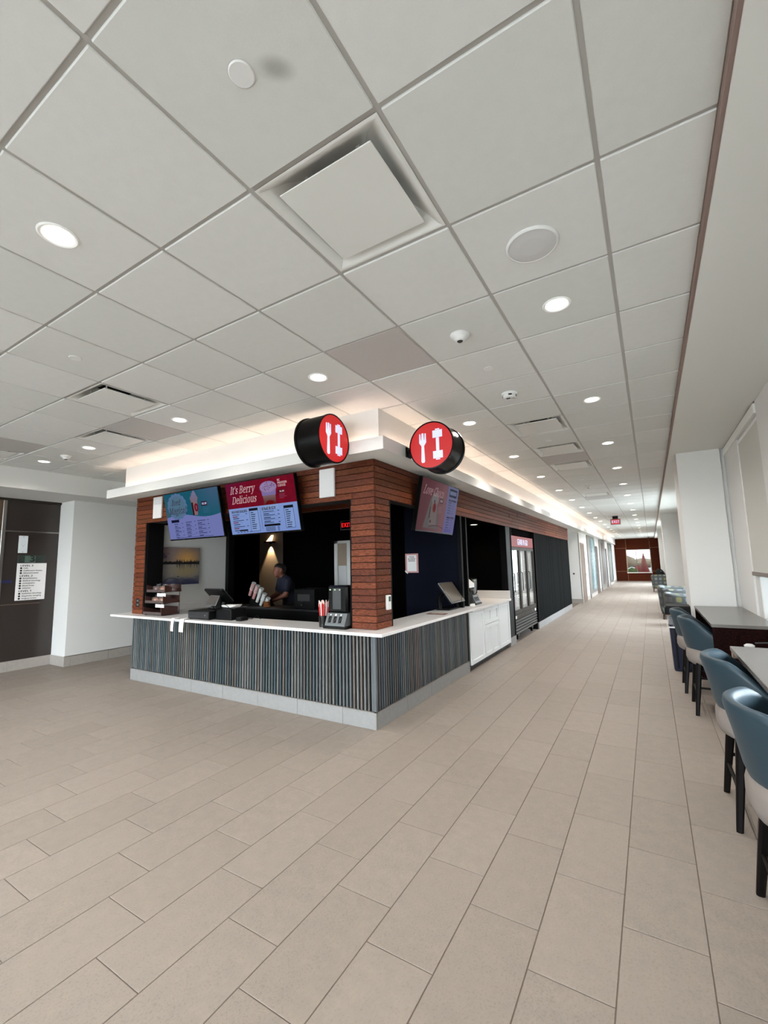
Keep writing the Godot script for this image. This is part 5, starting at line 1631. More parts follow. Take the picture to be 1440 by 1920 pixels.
	for k in 5:
		var a := Vector3(-5.83 + 0.088 * k, 1.10 - 0.052 * k, -5.22)
		var t := thing("cup_stack", "slanted stack of clear paper cups, the %s from the left in the dark holder" % ORD[k], "cups", a, 0.0, "stacks of cups behind the till")
		var dirv := Vector3(0.52, 0.80, 0.12).normalized()
		var L: float = [0.24, 0.25, 0.26, 0.22, 0.20][k]
		part("cups", tube_mesh([Vector3.ZERO, dirv * L], 0.026, 0.036, 12), M.white_plastic if k > 1 else M.pink_paper, t)
		for j in 5: part("rim", tube_mesh([dirv * (L - 0.03 * j), dirv * (L - 0.03 * j) + dirv * 0.006], 0.038, 0.038, 12), M.white_plastic, t)
	var bk := thing("wicker_basket", "small tan basket on the dark work counter beside the worker", "basket", Vector3(-5.36, 0.925, -5.16))
	st = mb()
	for k in 4: lathe(st, [Vector2(0.05, 0.022 * k), Vector2(0.058, 0.011 + 0.022 * k), Vector2(0.05, 0.022 + 0.022 * k)], 14)
	lathe(st, [Vector2(0, 0.001), Vector2(0.05, 0.0)], 14)
	part("weave", fin(st), M.bread, bk)
	var mk := thing("drink_machine", "dark machine on the work counter behind the worker", "machine", Vector3(-4.50, 0.925, -5.25))
	part("body", span(Vector3(-0.2, 0, -0.18), Vector3(0.2, 0.30, 0.18), 0.01), M.black, mk)
	part("panel", span(Vector3(-0.12, 0.12, 0.18), Vector3(0.12, 0.22, 0.186)), M.charcoal, mk)
	part("spout", tube_mesh([Vector3(0, 0.10, 0.18), Vector3(0, 0.10, 0.23), Vector3(0, 0.06, 0.235)], 0.01), M.chrome, mk)
	person(Vector3(-5.50, 0.006, -5.86), deg_to_rad(-28))

func shaker(o: Node3D, called: String, z0: float, z1: float, y0: float, y1: float) -> void:
	# a framed cabinet front facing +x, on the plane x = 0 of its unit
	var st := mb()
	var f := 0.058
	sbox(st, Vector3(0.001, y0 + 0.001, z0 + 0.001), Vector3(0.006, y1 - 0.001, z1 - 0.001))
	sbox(st, Vector3(0.0, y0, z0), Vector3(0.019, y1, z0 + f), 0.002)
	sbox(st, Vector3(0.0, y0, z1 - f), Vector3(0.019, y1, z1), 0.002)
	sbox(st, Vector3(0.0, y0, z0 + f), Vector3(0.0189, y0 + f, z1 - f), 0.002)
	sbox(st, Vector3(0.0, y1 - f, z0 + f), Vector3(0.0189, y1, z1 - f), 0.002)
	part(called, fin(st), M.white_cabinet, o)

func side_bay() -> void:
	var X0 := -2.34
	var units := [[-6.835, -6.20, "white base cabinet with one wide door, next to the slatted counter"], [-7.595, -6.845, "white base cabinet with two drawers over two narrow doors, in the middle of three"], [-8.285, -7.605, "white base cabinet with one wide door, next to the refrigerator"]]
	for k in 3:
		var u: Array = units[k]
		var c := thing("base_cabinet", u[2], "cabinet", Vector3(X0, 0, 0), 0.0, "white cabinets under the side counter")
		part("body", span(Vector3(-0.5, 0.085, u[0]), Vector3(-0.022, 0.845, u[1])), M.speaker_grey, c)
		part("plinth", span(Vector3(-0.5, 0, u[0]), Vector3(-0.06, 0.085, u[1])), M.charcoal, c)
		if k == 1:
			var mid: float = (u[0] + u[1]) * 0.5
			for s in [[u[0] + 0.002, mid - 0.002], [mid + 0.002, u[1] - 0.002]]:
				shaker(c, "door", s[0], s[1], 0.09, 0.575)
				shaker(c, "drawer", s[0], s[1], 0.582, 0.84)
		else:
			shaker(c, "door", u[0] + 0.003, u[1] - 0.003, 0.09, 0.838)
	var s := thing("countertop", "white stone counter over the white cabinets, with an upstand at its far end", "countertop", Vector3(-2.6, 0.85, -7.25))
	part("slab", span(Vector3(-3.05, 0.847, -8.31), Vector3(-2.285, 0.887, -6.235), 0.003), M.slab, s, Transform3D(Basis(), Vector3(2.6, -0.85, 7.25)))
	part("upstand", span(Vector3(-3.05, 0.887, -8.31), Vector3(-2.30, 1.03, -8.285), 0.003), M.slab, s, Transform3D(Basis(), Vector3(2.6, -0.85, 7.25)))
	var w := struct("wall_side_bay")
	part("dark_wall", span(Vector3(-3.2, 0, -8.6), Vector3(-3.05, 2.6, -6.19)), M.black_gloss, w)
	part("dark_return", span(Vector3(-3.05, 1.03, -8.40), Vector3(-2.45, 2.6, -8.30)), M.void, w)
	part("dark_soffit", span(Vector3(-3.05, OT + 0.03, -8.3), Vector3(-2.36, 2.33, -6.2)), M.void, w)
	var l := thing("downlight", "round lamp inside the dark bay over the white cabinets", "ceiling light", Vector3(-2.80, OT + 0.03, -7.9))
	part("trim_ring", lathe_mesh([Vector2(0.058, 0.006), Vector2(0.06, -0.003), Vector2(0.07, -0.006), Vector2(0.076, 0.004)], 28), M.lamp_trim, l)
	part("lens_glow", lathe_mesh([Vector2(0.06, 0.001), Vector2(0.05, -0.0015), Vector2(0, -0.0025)], 28), M.lamp_lens, l)
	var sl := SpotLight3D.new()
	sl.name = "lamp_light"
	sl.position.y = -0.012
	sl.rotation.x = -PI / 2
	sl.light_color = Color(1.0, 0.9, 0.8)
	sl.light_energy = 0.7
	sl.light_size = 0.05
	sl.spot_angle = 60.0
	sl.spot_angle_attenuation = 1.0
	sl.shadow_enabled = true
	l.add_child(sl)
	# screen on a stand at the end of the corridor-side counter
	var t := thing("order_screen", "tilted screen on a black stand at the end of the corridor-side counter", "screen", Vector3(-2.42, SLAB, -5.76))
	var up := Vector3(-0.19, 0.265, 0).normalized()
	var fr := frame(Vector3(0.02, 0.235, 0), Vector3(0, 0, -1), up)
	part("housing", box_mesh(Vector3(0, 0, -0.016), Vector3(0.48, 0.325, 0.03), 0.008), M.black, t, fr)
	part("screen", box_mesh(Vector3(0, 0, 0.0), Vector3(0.455, 0.30, 0.004), 0.001), M.tablet_face, t, fr)
	part("edge", box_mesh(Vector3(0, 0, -0.006), Vector3(0.486, 0.331, 0.008), 0.003), M.silver_plastic, t, fr)
	part("stand", tube_mesh([Vector3(-0.10, 0.01, 0.15), Vector3(-0.12, 0.16, 0.14), Vector3(-0.06, 0.25, 0.06)], 0.03, 0.025, 10), M.black, t)
	part("stand", tube_mesh([Vector3(0.03, 0.01, -0.16), Vector3(0.0, 0.12, -0.15), Vector3(-0.03, 0.22, -0.1)], 0.028, 0.022, 10), M.black, t)
	part("foot", box_mesh(Vector3(-0.05, 0.008, 0), Vector3(0.2, 0.016, 0.38), 0.005), M.black, t)
	var cable := thing("cable", "thin black cable hanging over the face of the tilted screen", "cable", Vector3(-2.30, SLAB + 0.16, -5.70))
	part("cable", tube_mesh([Vector3(0.035, 0.02, -0.10), Vector3(0.045, 0.02, -0.06), Vector3(0.05, -0.02, -0.02), Vector3(0.065, -0.10, -0.01)], 0.004), M.black, cable)
	# machines on the lower counter
	var g := thing("lid_dispenser", "white and black dispenser on the low counter, half behind the metal post", "dispenser", Vector3(-2.52, 0.887, -6.45))
	part("tower", span(Vector3(-0.1, 0.05, -0.13), Vector3(0.12, 0.32, 0.13), 0.01), M.black_gloss, g)
	part("foot", span(Vector3(-0.12, 0, -0.14), Vector3(0.15, 0.05, 0.14), 0.006), M.white_plastic, g)
	var st := mb()
	prism(st, PackedVector2Array([Vector2(-0.1, 0.32), Vector2(0.15, 0.30), Vector2(0.15, 0.36), Vector2(-0.06, 0.52)]), -0.13, 0.13)
	part("hood", fin(st), M.white_plastic, g)
	part("tap", tube_mesh([Vector3(0.12, 0.26, -0.05), Vector3(0.17, 0.26, -0.05), Vector3(0.18, 0.20, -0.05)], 0.018), M.grey_metal, g)
	cutlery(Vector3(-2.60, 0.887, -7.0), PI / 2, "tall black cutlery dispenser on the low counter in the dark side bay")

func fridge() -> void:
	var f := thing("glass_door_refrigerator", "three-door glass drinks refrigerator with a red lit header, built into the dark wall", "refrigerator", Vector3(-2.36, 0, -9.70))
	var W := 0.97
	var st := mb()
	sbox(st, Vector3(-0.78, 0.14, -W), Vector3(-0.74, 2.09, W))
	sbox(st, Vector3(-0.78, 0.14, -W), Vector3(-0.04, 2.09, -W + 0.04))
	sbox(st, Vector3(-0.78, 0.14, W - 0.04), Vector3(-0.04, 2.09, W))
	sbox(st, Vector3(-0.739, 0.141, -W + 0.041), Vector3(-0.041, 0.519, W - 0.041))
	sbox(st, Vector3(-0.739, 1.871, -W + 0.041), Vector3(-0.041, 2.089, W - 0.041))
	part("body", fin(st), M.fridge_body, f)
	st = mb()
	sbox(st, Vector3(-0.74, 0.52, -W + 0.04), Vector3(-0.73, 1.87, W - 0.04))
	sbox(st, Vector3(-0.74, 0.52, -W + 0.04), Vector3(-0.1, 0.53, W - 0.04))
	sbox(st, Vector3(-0.74, 1.86, -W + 0.04), Vector3(-0.1, 1.87, W - 0.04))
	sbox(st, Vector3(-0.74, 0.52, -W + 0.04), Vector3(-0.06, 1.87, -W + 0.05))
	sbox(st, Vector3(-0.74, 0.52, W - 0.05), Vector3(-0.06, 1.87, W - 0.04))
	part("lining", fin(st), M.fridge_inside, f)
	part("header_sign", span(Vector3(-0.04, 1.87, -W), Vector3(0.0, 2.095, W), 0.004), M.fridge_red, f)
	st = mb()
	write(st, "GRAB N GO", 0.125, frame(Vector3(0.002, 1.972, -0.02), Vector3(0, 0, -1), Vector3.UP), 1, true, "Droid Sans", 0.0, 0.95)
	bx(st, Vector3(0.002, 2.06, -0.02), Vector3(0.002, 0.04, 0.035))
	part("lettering", fin(st), M.sign_white, f)
	for k in 3:
		var z1 := W - 0.02 - k * 0.645
		var z0 := z1 - 0.635
		st = mb()
		sbox(st, Vector3(-0.04, 0.525, z0), Vector3(0.0, 1.865, z0 + 0.055), 0.003)
		sbox(st, Vector3(-0.04, 0.525, z1 - 0.055), Vector3(0.0, 1.865, z1), 0.003)
		sbox(st, Vector3(-0.04, 0.525, z0 + 0.05), Vector3(-0.0005, 0.60, z1 - 0.05), 0.003)
		sbox(st, Vector3(-0.04, 1.80, z0 + 0.05), Vector3(-0.0005, 1.865, z1 - 0.05), 0.003)
		var d := part("door", fin(st), M.bronze, f)
		part("pane", span(Vector3(-0.022, 0.60, z0 + 0.05), Vector3(-0.018, 1.80, z1 - 0.05)), M.clear_glass, d)
		part("handle", tube_mesh([Vector3(0.0, 0.95, z1 - 0.03), Vector3(0.035, 0.97, z1 - 0.03), Vector3(0.035, 1.33, z1 - 0.03), Vector3(0.0, 1.35, z1 - 0.03)], 0.009), M.charcoal, d)
		# two columns of small lamps inside each door
		for c in 2:
			var zl := z0 + 0.09 + c * 0.13
			part("light_rail", span(Vector3(-0.075, 0.64, zl - 0.014), Vector3(-0.060, 1.77, zl + 0.014)), M.white_plastic, f)
			var dst := mb()
			for i in 27:
				bx(dst, Vector3(-0.058, 0.67 + i * 0.0405, zl), Vector3(0.006, 0.018, 0.018 if c == 0 else 0.012))
			part("led_lights", fin(dst), M.fridge_led, f)
		var l := AreaLight3D.new()
		l.name = "door_light"
		l.position = Vector3(-0.09, 1.2, z0 + 0.15)
		l.rotation.y = PI / 2
		l.area_size = Vector2(0.03, 1.1)
		l.area_normalize_energy = true
		l.light_color = Color(0.92, 0.97, 1.0)
		l.light_energy = 0.06
		l.area_range = 4.0
		l.shadow_enabled = true
		f.add_child(l)
	for y in [0.80, 1.08, 1.36, 1.62]:
		part("shelf", span(Vector3(-0.72, y - 0.006, -W + 0.05), Vector3(-0.14, y + 0.006, W - 0.05)), M.chrome, f)
	part("grille_panel", span(Vector3(-0.04, 0.14, -W), Vector3(-0.012, 0.52, W)), M.black, f)
	part("control_strip", span(Vector3(-0.02, 0.43, -W), Vector3(0.0, 0.515, W), 0.003), M.bronze, f)
	for k in 5:
		part("slat", box_mesh(Vector3.ZERO, Vector3(0.028, 0.034, W * 2 - 0.02), 0.004), M.bronze, f, Transform3D(Basis(Vector3.BACK, 0.5), Vector3(-0.008, 0.165 + 0.056 * k, 0)))
	for z in [W - 0.14, -W + 0.12]: part("label_plate", span(Vector3(0.0, 0.445, z - 0.05), Vector3(0.003, 0.50, z + 0.05)), M.white_plastic, f)
	for z in [0.35, 0.15, -0.5]: part("knob", lathe_mesh([Vector2(0.012, 0), Vector2(0.012, 0.01), Vector2(0, 0.012)], 12), M.chrome, f, Transform3D(Basis(Vector3.BACK, -PI / 2), Vector3(0.0, 0.472, z)))
	for z in [W - 0.45, -W + 0.25]:
		for x in [-0.08, -0.68]:
			part("caster", tube_mesh([Vector3(x - 0.02, 0.045, z), Vector3(x + 0.02, 0.045, z)], 0.045, -1, 14), M.black, f)
			part("caster_fork", box_mesh(Vector3(x, 0.11, z), Vector3(0.06, 0.07, 0.05)), M.steel, f)
	var kinds := [["orange drink bottle", M.bottle_a], ["green drink bottle", M.bottle_b], ["clear water bottle", M.bottle_c], ["dark drink bottle", M.bottle_d]]
	for sh in [[0.53, "bottom"], [0.806, "second"], [1.086, "third"]]:
		for k in 8:
			var q := (k * 5 + int(sh[0] * 10)) % 4
			if (k + int(sh[0] * 17)) % 3 == 0: continue
			var b := thing("drink_bottle", "%s, %s place from the left on the %s refrigerator shelf" % [kinds[q][0], ORD[k], sh[1]], "bottle", Vector3(-2.36 - 0.42, sh[0], -9.70 + 0.82 - 0.225 * k), 0.0, "%s on the %s refrigerator shelf" % [kinds[q][0], sh[1]])
			part("bottle", lathe_mesh([Vector2(0, 0), Vector2(0.034, 0.002), Vector2(0.034, 0.13), Vector2(0.014, 0.18), Vector2(0.014, 0.205), Vector2(0, 0.206)], 14), kinds[q][1], b)
			part("cap", lathe_mesh([Vector2(0, 0.203), Vector2(0.017, 0.203), Vector2(0.017, 0.222), Vector2(0, 0.223)], 12), M.white_plastic, b)
	var fl := struct("wall_refrigerator_bay")
	st = mb()
	sbox(st, Vector3(-3.25, 0, -10.8), Vector3(-3.17, 2.6, -8.6))
	sbox(st, Vector3(-3.2, 2.13, -10.75), Vector3(-2.42, 2.6, -8.70))
	sbox(st, Vector3(-3.2, 0.0, -8.70), Vector3(-2.45, 2.6, -8.69))
	part("dark_wall", fin(st), M.void, fl)

func lobby_left() -> void:
	# film-covered glass wall
	var w := struct("wall_glass")
	var X := -8.90
	part("sheet", span(Vector3(X - 0.03, 0.16, -3.625), Vector3(X, 2.23, -2.86)), M.glass_film, w)
	part("sheet", span(Vector3(X - 0.03, 2.245, -3.625), Vector3(X, 2.735, -2.86)), M.glass_film, w)
	part("sheet", span(Vector3(X - 0.03, 2.245, -2.81), Vector3(X, 2.735, -1.9)), M.glass_film_light, w)
	part("sheet", span(Vector3(X - 0.03, 0.16, -2.81), Vector3(X, 2.23, -1.9)), M.art_frame, w)
	part("sheet", span(Vector3(X - 0.03, 0.16, -1.86), Vector3(X, 2.735, 1.5)), M.glass_film, w)
	part("sheet", span(Vector3(X - 0.03, 0.16, 1.54), Vector3(X, 2.735, 5.0)), M.glass_film, w)
	part("head_rail", span(Vector3(X - 0.04, 2.735, -3.625), Vector3(X + 0.03, 2.80, 5.0), 0.004), M.bronze, w)
	part("mid_rail", span(Vector3(X - 0.02, 2.228, -3.62), Vector3(X + 0.006, 2.247, -2.85)), M.steel, w)
	for z in [-2.835, -1.88, 1.52]: part("upright", span(Vector3(X - 0.03, 0.16, z - 0.025), Vector3(X + 0.02, 2.735, z + 0.025), 0.004), M.steel, w)
	part("faint_rail", span(Vector3(X - 0.005, 1.045, -3.40), Vector3(X + 0.003, 1.055, -2.85)), M.glass_film_light, w)
	var tp := thing("blue_tape", "short dark blue strip of tape on the brown glass wall", "tape", Vector3(X, 1.42, -2.92))
	part("tape", box_mesh(Vector3(0.002, 0, 0), Vector3(0.003, 0.045, 0.16)), M.blue_tape, tp)
	var d := thing("directory_sign", "white directory sign listing levels 3, 2 and 1 on the brown glass wall", "sign", Vector3(X + 0.004, 1.41, -3.256))
	part("board", box_mesh(Vector3(0.005, 0, 0), Vector3(0.010, 0.606, 0.41), 0.002), M.white_paper, d)
	var st := mb()
	var bs := mb()
	var lines := ["LEVEL 3", "Cafe", "Conference Rooms", "Administration", "LEVEL 2", "Rehabilitation", "Medical Oncology", "Orthopedics", "Blood Draw", "Infusion", "LEVEL 1", "Radiation Oncology", "Diagnostic Imaging", "Surgery Center"]
	var y := 0.262
	for t in lines:
		var head: bool = t.begins_with("LEVEL")
		if head and t != "LEVEL 3": y -= 0.008
		if head: write(st, t, 0.028, frame(Vector3(0.0105, y, 0.165), Vector3(0, 0, -1), Vector3.UP), 0, true, "Droid Sans", 0.0, 1.3)
		else:
			write(st, t, 0.020, frame(Vector3(0.0105, y, 0.118), Vector3(0, 0, -1), Vector3.UP), 0, true, "Droid Sans", 0.0, 1.05)
			lathe(bs, [Vector2(0.0155, 0), Vector2(0.0155, 0.002), Vector2(0, 0.002)], 16, Transform3D(Basis(Vector3.BACK, -PI / 2), Vector3(0.0095, y, 0.15)))
		y -= 0.040
	part("lettering", fin(st), M.text_black, d)
	part("bullet_dots", fin(bs), M.text_black, d)
	var n := thing("level_sign", "dark glass plate with a large 3 above the directory sign", "sign", Vector3(X + 0.003, 1.785, -3.25))
	part("plate", box_mesh(Vector3(0.003, 0, 0), Vector3(0.006, 0.135, 0.39), 0.001), mat("plate_green", Color(0.20, 0.23, 0.21), 0.25), n)
	part("pale_block", box_mesh(Vector3(0.0062, -0.005, 0.028), Vector3(0.001, 0.115, 0.15)), mat("plate_pale", Color(0.30, 0.38, 0.34), 0.4), n)
	st = mb()
	write(st, "3", 0.10, frame(Vector3(0.0085, 0, -0.003), Vector3(0, 0, -1), Vector3.UP), 1, true)
	part("lettering", fin(st), M.text_black, n)
	var c := thing("call_plate", "pale metal plate with a down arrow on the brown glass wall", "plate", Vector3(X + 0.003, 2.025, -3.11))
	part("plate", box_mesh(Vector3(0.004, 0, 0), Vector3(0.008, 0.285, 0.125), 0.002), M.white_cabinet, c)
	part("arrow", prism_mesh(PackedVector2Array([Vector2(-0.04, 0.03), Vector2(0, -0.05), Vector2(0.04, 0.03), Vector2(0.0, -0.025)]), 0.008, 0.010), M.speaker_grey, c, Transform3D(Basis(Vector3(0, 0, -1), Vector3.UP, Vector3(1, 0, 0)), Vector3.ZERO))
	for yy in [-0.125, 0.125]: part("screw", lathe_mesh([Vector2(0.006, 0), Vector2(0.006, 0.002), Vector2(0, 0.003)], 10), M.charcoal, c, Transform3D(Basis(Vector3.BACK, -PI / 2), Vector3(0.008, yy, 0)))

# ---------------------------------------------------------------- seats
func stools_and_tables() -> void:
	var proto: Node3D = null
	var spots := [[Vector3(0.455, 0, -6.60), "teal counter stool at the far end of the row, beside the navy bin"], [Vector3(0.500, 0, -5.77), "second teal counter stool from the far end, before the dark table end"], [Vector3(0.535, 0, -3.60), "third teal counter stool from the far end, at the nearer table"], [Vector3(0.535, 0, -2.54), "nearest teal counter stool, cut off by the right edge"], [Vector3(0.55, 0, -1.45), "teal counter stool at the nearer table, out of view"]]
	for s in spots:
		if proto:
			dup(proto, s[0], s[1])
			continue
		proto = thing("counter_stool", s[1], "stool", s[0], 0.0, "teal counter stools")
		var rings := []
		var N := 30
		for i in N + 1:
			var u := lerpf(-1.0, 1.0, float(i) / N)
			var a := u * deg_to_rad(118.0)
			var e := smoothstep(0.35, 1.0, absf(u))
			var top := lerpf(0.945, 0.70, e)
			var bot := lerpf(0.60, 0.535, smoothstep(0.1, 0.8, absf(u)))
			if absf(u) > 0.93: top -= (absf(u) - 0.93) * 1.1
			var r := Vector2(0.262, 0.272)
			var d := Vector3(-cos(a), 0, sin(a))
			var ring := []
			for q in [[-0.040, 0.0, 0.0], [-0.020, 0.004, 0.02], [0.000, 0.0, 0.2], [0.026, 0.0, 0.6], [0.050, -0.035, 1.0], [0.047, -0.010, 1.0], [0.030, 0.0, 1.0], [0.008, -0.008, 1.0], [-0.002, -0.035, 1.0], [-0.020, 0.0, 0.6], [-0.042, 0.0, 0.2]]:
				var off: float = q[0]
				var yy: float = lerpf(bot, top, q[2]) + q[1]
				ring.append(Vector3(d.x * (r.x + off), yy, d.z * (r.y + off)))
			rings.append(ring)
		var st := mb()
		loft(st, rings)
		part("backrest", fin(st), M.teal, proto)
		st = mb()
		var cr := []
		for q in [[0.15, 0.470], [0.215, 0.472], [0.245, 0.492], [0.258, 0.53], [0.256, 0.585], [0.245, 0.625], [0.20, 0.645], [0.1, 0.652]]:
			var ring := []
			for k in 28:
				var a := TAU * k / 28.0
				var sx := pow(absf(cos(a)), 0.75) * signf(cos(a))
				var sz := pow(absf(sin(a)), 0.75) * signf(sin(a))
				ring.append(Vector3(sx * q[0] * 0.97 - 0.01, q[1], sz * q[0] * 1.02))
			cr.append(ring)
		loft(st, cr)
		part("seat", fin(st), M.seat_grey, proto)
		var feet := []
		for x in [-1.0, 1.0]:
			for z in [-1.0, 1.0]:
				var t0 := Vector3(x * 0.165, 0.50, z * 0.185)
				var t1 := Vector3(x * 0.225, 0.0, z * 0.255)
				feet.append([t0, t1])
				var ls := mb()
				var rr := []
				for q in [[0.0, 0.026], [0.55, 0.021], [1.0, 0.0165]]:
					var c: Vector3 = t0.lerp(t1, q[0])
					var h: float = q[1]
					var b: float = h * 0.5
					rr.append([c + Vector3(-h, 0, -b), c + Vector3(-b, 0, -h), c + Vector3(b, 0, -h), c + Vector3(h, 0, -b), c + Vector3(h, 0, b), c + Vector3(b, 0, h), c + Vector3(-b, 0, h), c + Vector3(-h, 0, b)])
				loft(ls, rr, true, false)
				part("leg", fin(ls), M.espresso, proto)
		for e in [[0, 1, 0.40], [2, 3, 0.40], [0, 2, 0.52], [1, 3, 0.52]]:
			var a: Vector3 = feet[e[0]][1].lerp(feet[e[0]][0], e[2])
			var b: Vector3 = feet[e[1]][1].lerp(feet[e[1]][0], e[2])
			part("stretcher", tube_mesh([a, b], 0.011, -1, 8), M.espresso, proto)
	# tables under the windows
	var T := 0.925
	var t := thing("counter_table", "long dark counter-height table by the white column, with a solid reddish end panel", "table", Vector3(0.70, 0, -6.29))
	part("tabletop", span(Vector3(-0.255, T - 0.03, -0.975), Vector3(0.25, T, 0.98), 0.002), M.table_top, t)
	part("end_panel", span(Vector3(-0.25, 0.0, 0.945), Vector3(0.25, T - 0.03, 0.975), 0.002), M.table_side, t)
	part("end_panel", span(Vector3(-0.25, 0.0, -0.97), Vector3(0.25, T - 0.03, -0.94), 0.002), M.table_side, t)
	part("apron", span(Vector3(-0.10, T - 0.11, -0.94), Vector3(-0.07, T - 0.03, 0.945)), M.espresso, t)
	t = thing("counter_table", "nearer long counter-height table at the right edge, its pale top lit by the window", "table", Vector3(0.69, 0, -2.56))
	part("tabletop", span(Vector3(-0.255, T - 0.03, -1.50), Vector3(0.26, T, 1.6), 0.002), M.table_top, t)
	part("end_panel", span(Vector3(-0.16, 0.0, -1.40), Vector3(0.25, T - 0.03, -1.37), 0.002), M.table_side, t)
	part("end_panel", span(Vector3(-0.25, 0.0, 1.56), Vector3(0.25, T - 0.03, 1.59), 0.002), M.table_side, t)
	part("edge_cap", span(Vector3(-0.25, T - 0.075, -1.498), Vector3(-0.18, T - 0.03, -1.44), 0.002), M.beige, t)
	part("apron", span(Vector3(-0.10, T - 0.11, -1.37), Vector3(-0.07, T - 0.03, 1.56)), M.charcoal, t)
	var po := thing("power_box", "small pale power box with a cord, low beside the dark table end", "power box", Vector3(0.66, 0.79, -4.9))
	part("box", lathe_mesh([Vector2(0, 0), Vector2(0.034, 0.004), Vector2(0.038, 0.018), Vector2(0.022, 0.03), Vector2(0, 0.032)], 16), M.speaker_grey, po)
	part("post", tube_mesh([Vector3(0.02, -0.79, 0), Vector3(0.02, 0.0, 0)], 0.015), M.charcoal, po)
	part("cord", tube_mesh([Vector3(0.04, 0.04, 0), Vector3(0.12, 0.05, 0.02), Vector3(0.2, 0.03, 0.03)], 0.006), M.charcoal, po)

func tub(called: String, label: String, at: Vector3, L: float, wx: float, turn := 0.0) -> void:
	# upholstered seat with one curved back, open on its +x side; L is its length along z
	var t := thing(called, label, "armchair" if called == "armchair" else "sofa", at, turn, "dotted lounge seats")
	var rings := []
	var N := 28
	for i in N + 1:
		var u := lerpf(-1.0, 1.0, float(i) / N)
		var a := u * deg_to_rad(112.0)
		var c := Vector2(-signf(cos(a)) * pow(absf(cos(a)), 0.6) * wx * 0.5, signf(sin(a)) * pow(absf(sin(a)), 0.6) * L * 0.5)
		if absf(u) > 0.80: c.x = lerpf(c.x, wx * 0.42, (absf(u) - 0.80) / 0.20)
		var top := (0.92 if called == "armchair" and turn == 0.0 else 1.0) * lerpf(0.82, 0.77, smoothstep(0.35, 0.9, absf(u)))
		var d := Vector2(c.x / wx, c.y / L).normalized()
		var ring := []
		for q in [[0.0, 0.16], [0.015, 0.30], [0.045, 0.85], [0.05, 0.95], [0.03, 1.0], [-0.03, 1.0], [-0.07, 0.95], [-0.075, 0.85], [-0.07, 0.55], [-0.06, 0.16]]:
			ring.append(Vector3(c.x + d.x * (q[0] - 0.05), q[1] * top if q[1] > 0.2 else q[1], c.y + d.y * (q[0] - 0.05)))
		rings.append(ring)
	var st := mb()
	loft(st, rings)
	part("backrest", fin(st), M.fabric_dots, t)
	part("seat_cushion", box_mesh(Vector3(0.03, 0.36, 0), Vector3(wx - 0.18, 0.16, L - 0.24), 0.04), M.fabric_dots, t)
	part("base", box_mesh(Vector3(0.01, 0.23, 0), Vector3(wx - 0.14, 0.14, L - 0.18), 0.02), M.fabric_dots, t)
	for x in [-wx * 0.36, wx * 0.34]:
		for z in [-L * 0.40, L * 0.40]:
			part("leg", tube_mesh([Vector3(x, 0.18, z), Vector3(x * 1.08, 0.0, z * 1.04)], 0.026, 0.016, 10), M.bark, t)

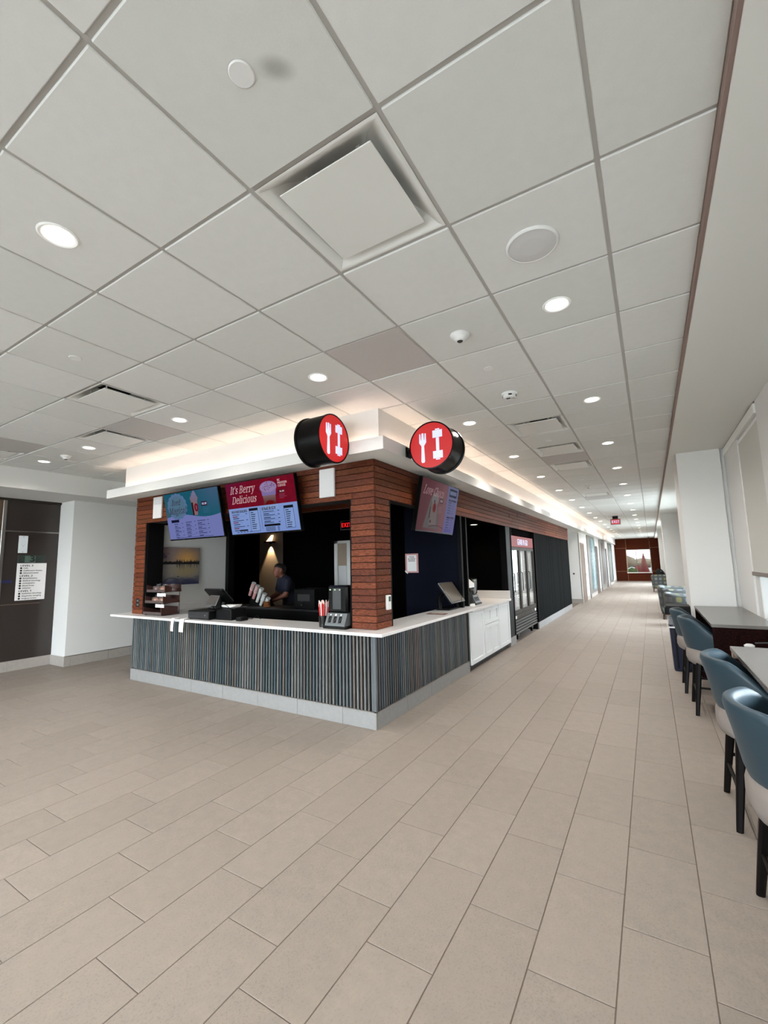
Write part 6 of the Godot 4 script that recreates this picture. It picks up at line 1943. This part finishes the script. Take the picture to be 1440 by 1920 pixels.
func lounge() -> void:
	tub("armchair", "dotted grey armchair nearest to the white column, behind the navy bin", Vector3(0.56, 0, -12.55), 0.82, 0.74)
	tub("settee", "long dotted grey settee against the windows, behind the nearest armchair", Vector3(0.47, 0, -14.35), 1.70, 0.78)
	tub("armchair", "dotted grey armchair far down the corridor with a black bag on it", Vector3(0.40, 0, -25.0), 0.95, 0.85, PI / 2)
	var b := thing("backpack", "black backpack propped on the far dotted armchair", "bag", Vector3(0.36, 0.44, -25.05))
	var rings := []
	for q in [[0.0, 0.19, 0.12], [0.12, 0.22, 0.15], [0.34, 0.21, 0.14], [0.50, 0.17, 0.11], [0.60, 0.12, 0.08], [0.65, 0.05, 0.04]]:
		var ring := []
		for k in 16:
			var a := TAU * k / 16.0
			ring.append(Vector3(cos(a) * q[1] - 0.06 * smoothstep(0.3, 0.65, q[0]), q[0], sin(a) * q[2]))
		rings.append(ring)
	var st := mb()
	loft(st, rings)
	part("body", fin(st), M.black, b)
	part("strap", tube_mesh([Vector3(0.1, 0.52, 0.08), Vector3(0.17, 0.35, 0.15), Vector3(0.15, 0.15, 0.16)], 0.016), M.charcoal, b)
	part("buckle", box_mesh(Vector3(0.0, 0.54, 0.10), Vector3(0.02, 0.02, 0.02)), M.chrome, b)
	# navy bin beside the column
	var n := thing("waste_bin", "tall navy waste bin with clear liner and black rim, beside the white column", "bin", Vector3(0.275, 0, -7.66))
	st = mb()
	var rr := []
	for q in [[0.0, 0.105, 0.155], [0.02, 0.115, 0.165], [0.62, 0.128, 0.185], [0.635, 0.132, 0.19]]:
		var ring := []
		for c in [[-1, -1], [1, -1], [1, 1], [-1, 1]]:
			for k in 4:
				var a := PI * 0.25 * 0 + (PI / 2) * (k / 3.0)
				var base: float = {"-1-1": PI, "1-1": PI * 1.5, "11": 0.0, "-11": PI * 0.5}["%d%d" % c]
				ring.append(Vector3(c[0] * (q[1] - 0.03) + 0.03 * cos(base + a), q[0], c[1] * (q[2] - 0.03) + 0.03 * sin(base + a)))
		rr.append(ring)
	loft(st, rr)
	part("body", fin(st), M.navy_plastic, n)
	for x in [-0.07, 0.05]: part("rib", box_mesh(Vector3(x, 0.32, 0.185), Vector3(0.02, 0.56, 0.02), 0.005), M.black, n)
	st = mb()
	var lr := []
	for q in [[0.59, 0.137, 0.195], [0.66, 0.136, 0.194], [0.76, 0.145, 0.20], [0.86, 0.15, 0.205]]:
		var ring := []
		for k in 20:
			var a := TAU * k / 20.0
			var f := 1.0 + 0.03 * sin(k * 2.7 + q[0] * 40.0)
			ring.append(Vector3(pow(absf(cos(a)), 0.5) * signf(cos(a)) * q[1] * f, q[0], pow(absf(sin(a)), 0.5) * signf(sin(a)) * q[2] * f))
		lr.append(ring)
	loft(st, lr, false)
	part("liner", fin(st), M.clear_plastic, n)
	part("inner_bin", box_mesh(Vector3(0, 0.75, 0), Vector3(0.23, 0.24, 0.33), 0.02), M.charcoal, n)
	st = mb()
	for z in [-0.205, 0.205]: bx(st, Vector3(0, 0.60, z * 0.97), Vector3(0.29, 0.02, 0.012), 0.004)
	for x in [-0.145, 0.145]: bx(st, Vector3(x, 0.60, 0), Vector3(0.012, 0.02, 0.40), 0.004)
	part("liner_band", fin(st), M.white_plastic, n)
	st = mb()
	for z in [-0.20, 0.20]: bx(st, Vector3(0, 0.82, z), Vector3(0.31, 0.12, 0.03), 0.006)
	for x in [-0.15, 0.15]: bx(st, Vector3(x, 0.82, 0), Vector3(0.03, 0.12, 0.43), 0.008)
	part("rim_frame", fin(st), M.black, n)
	part("rim", box_mesh(Vector3(0, 0.768, 0), Vector3(0.325, 0.012, 0.445), 0.004), M.beige, n)
	part("lid", box_mesh(Vector3(0.0, 0.884, 0), Vector3(0.29, 0.02, 0.39), 0.006), M.black, n)
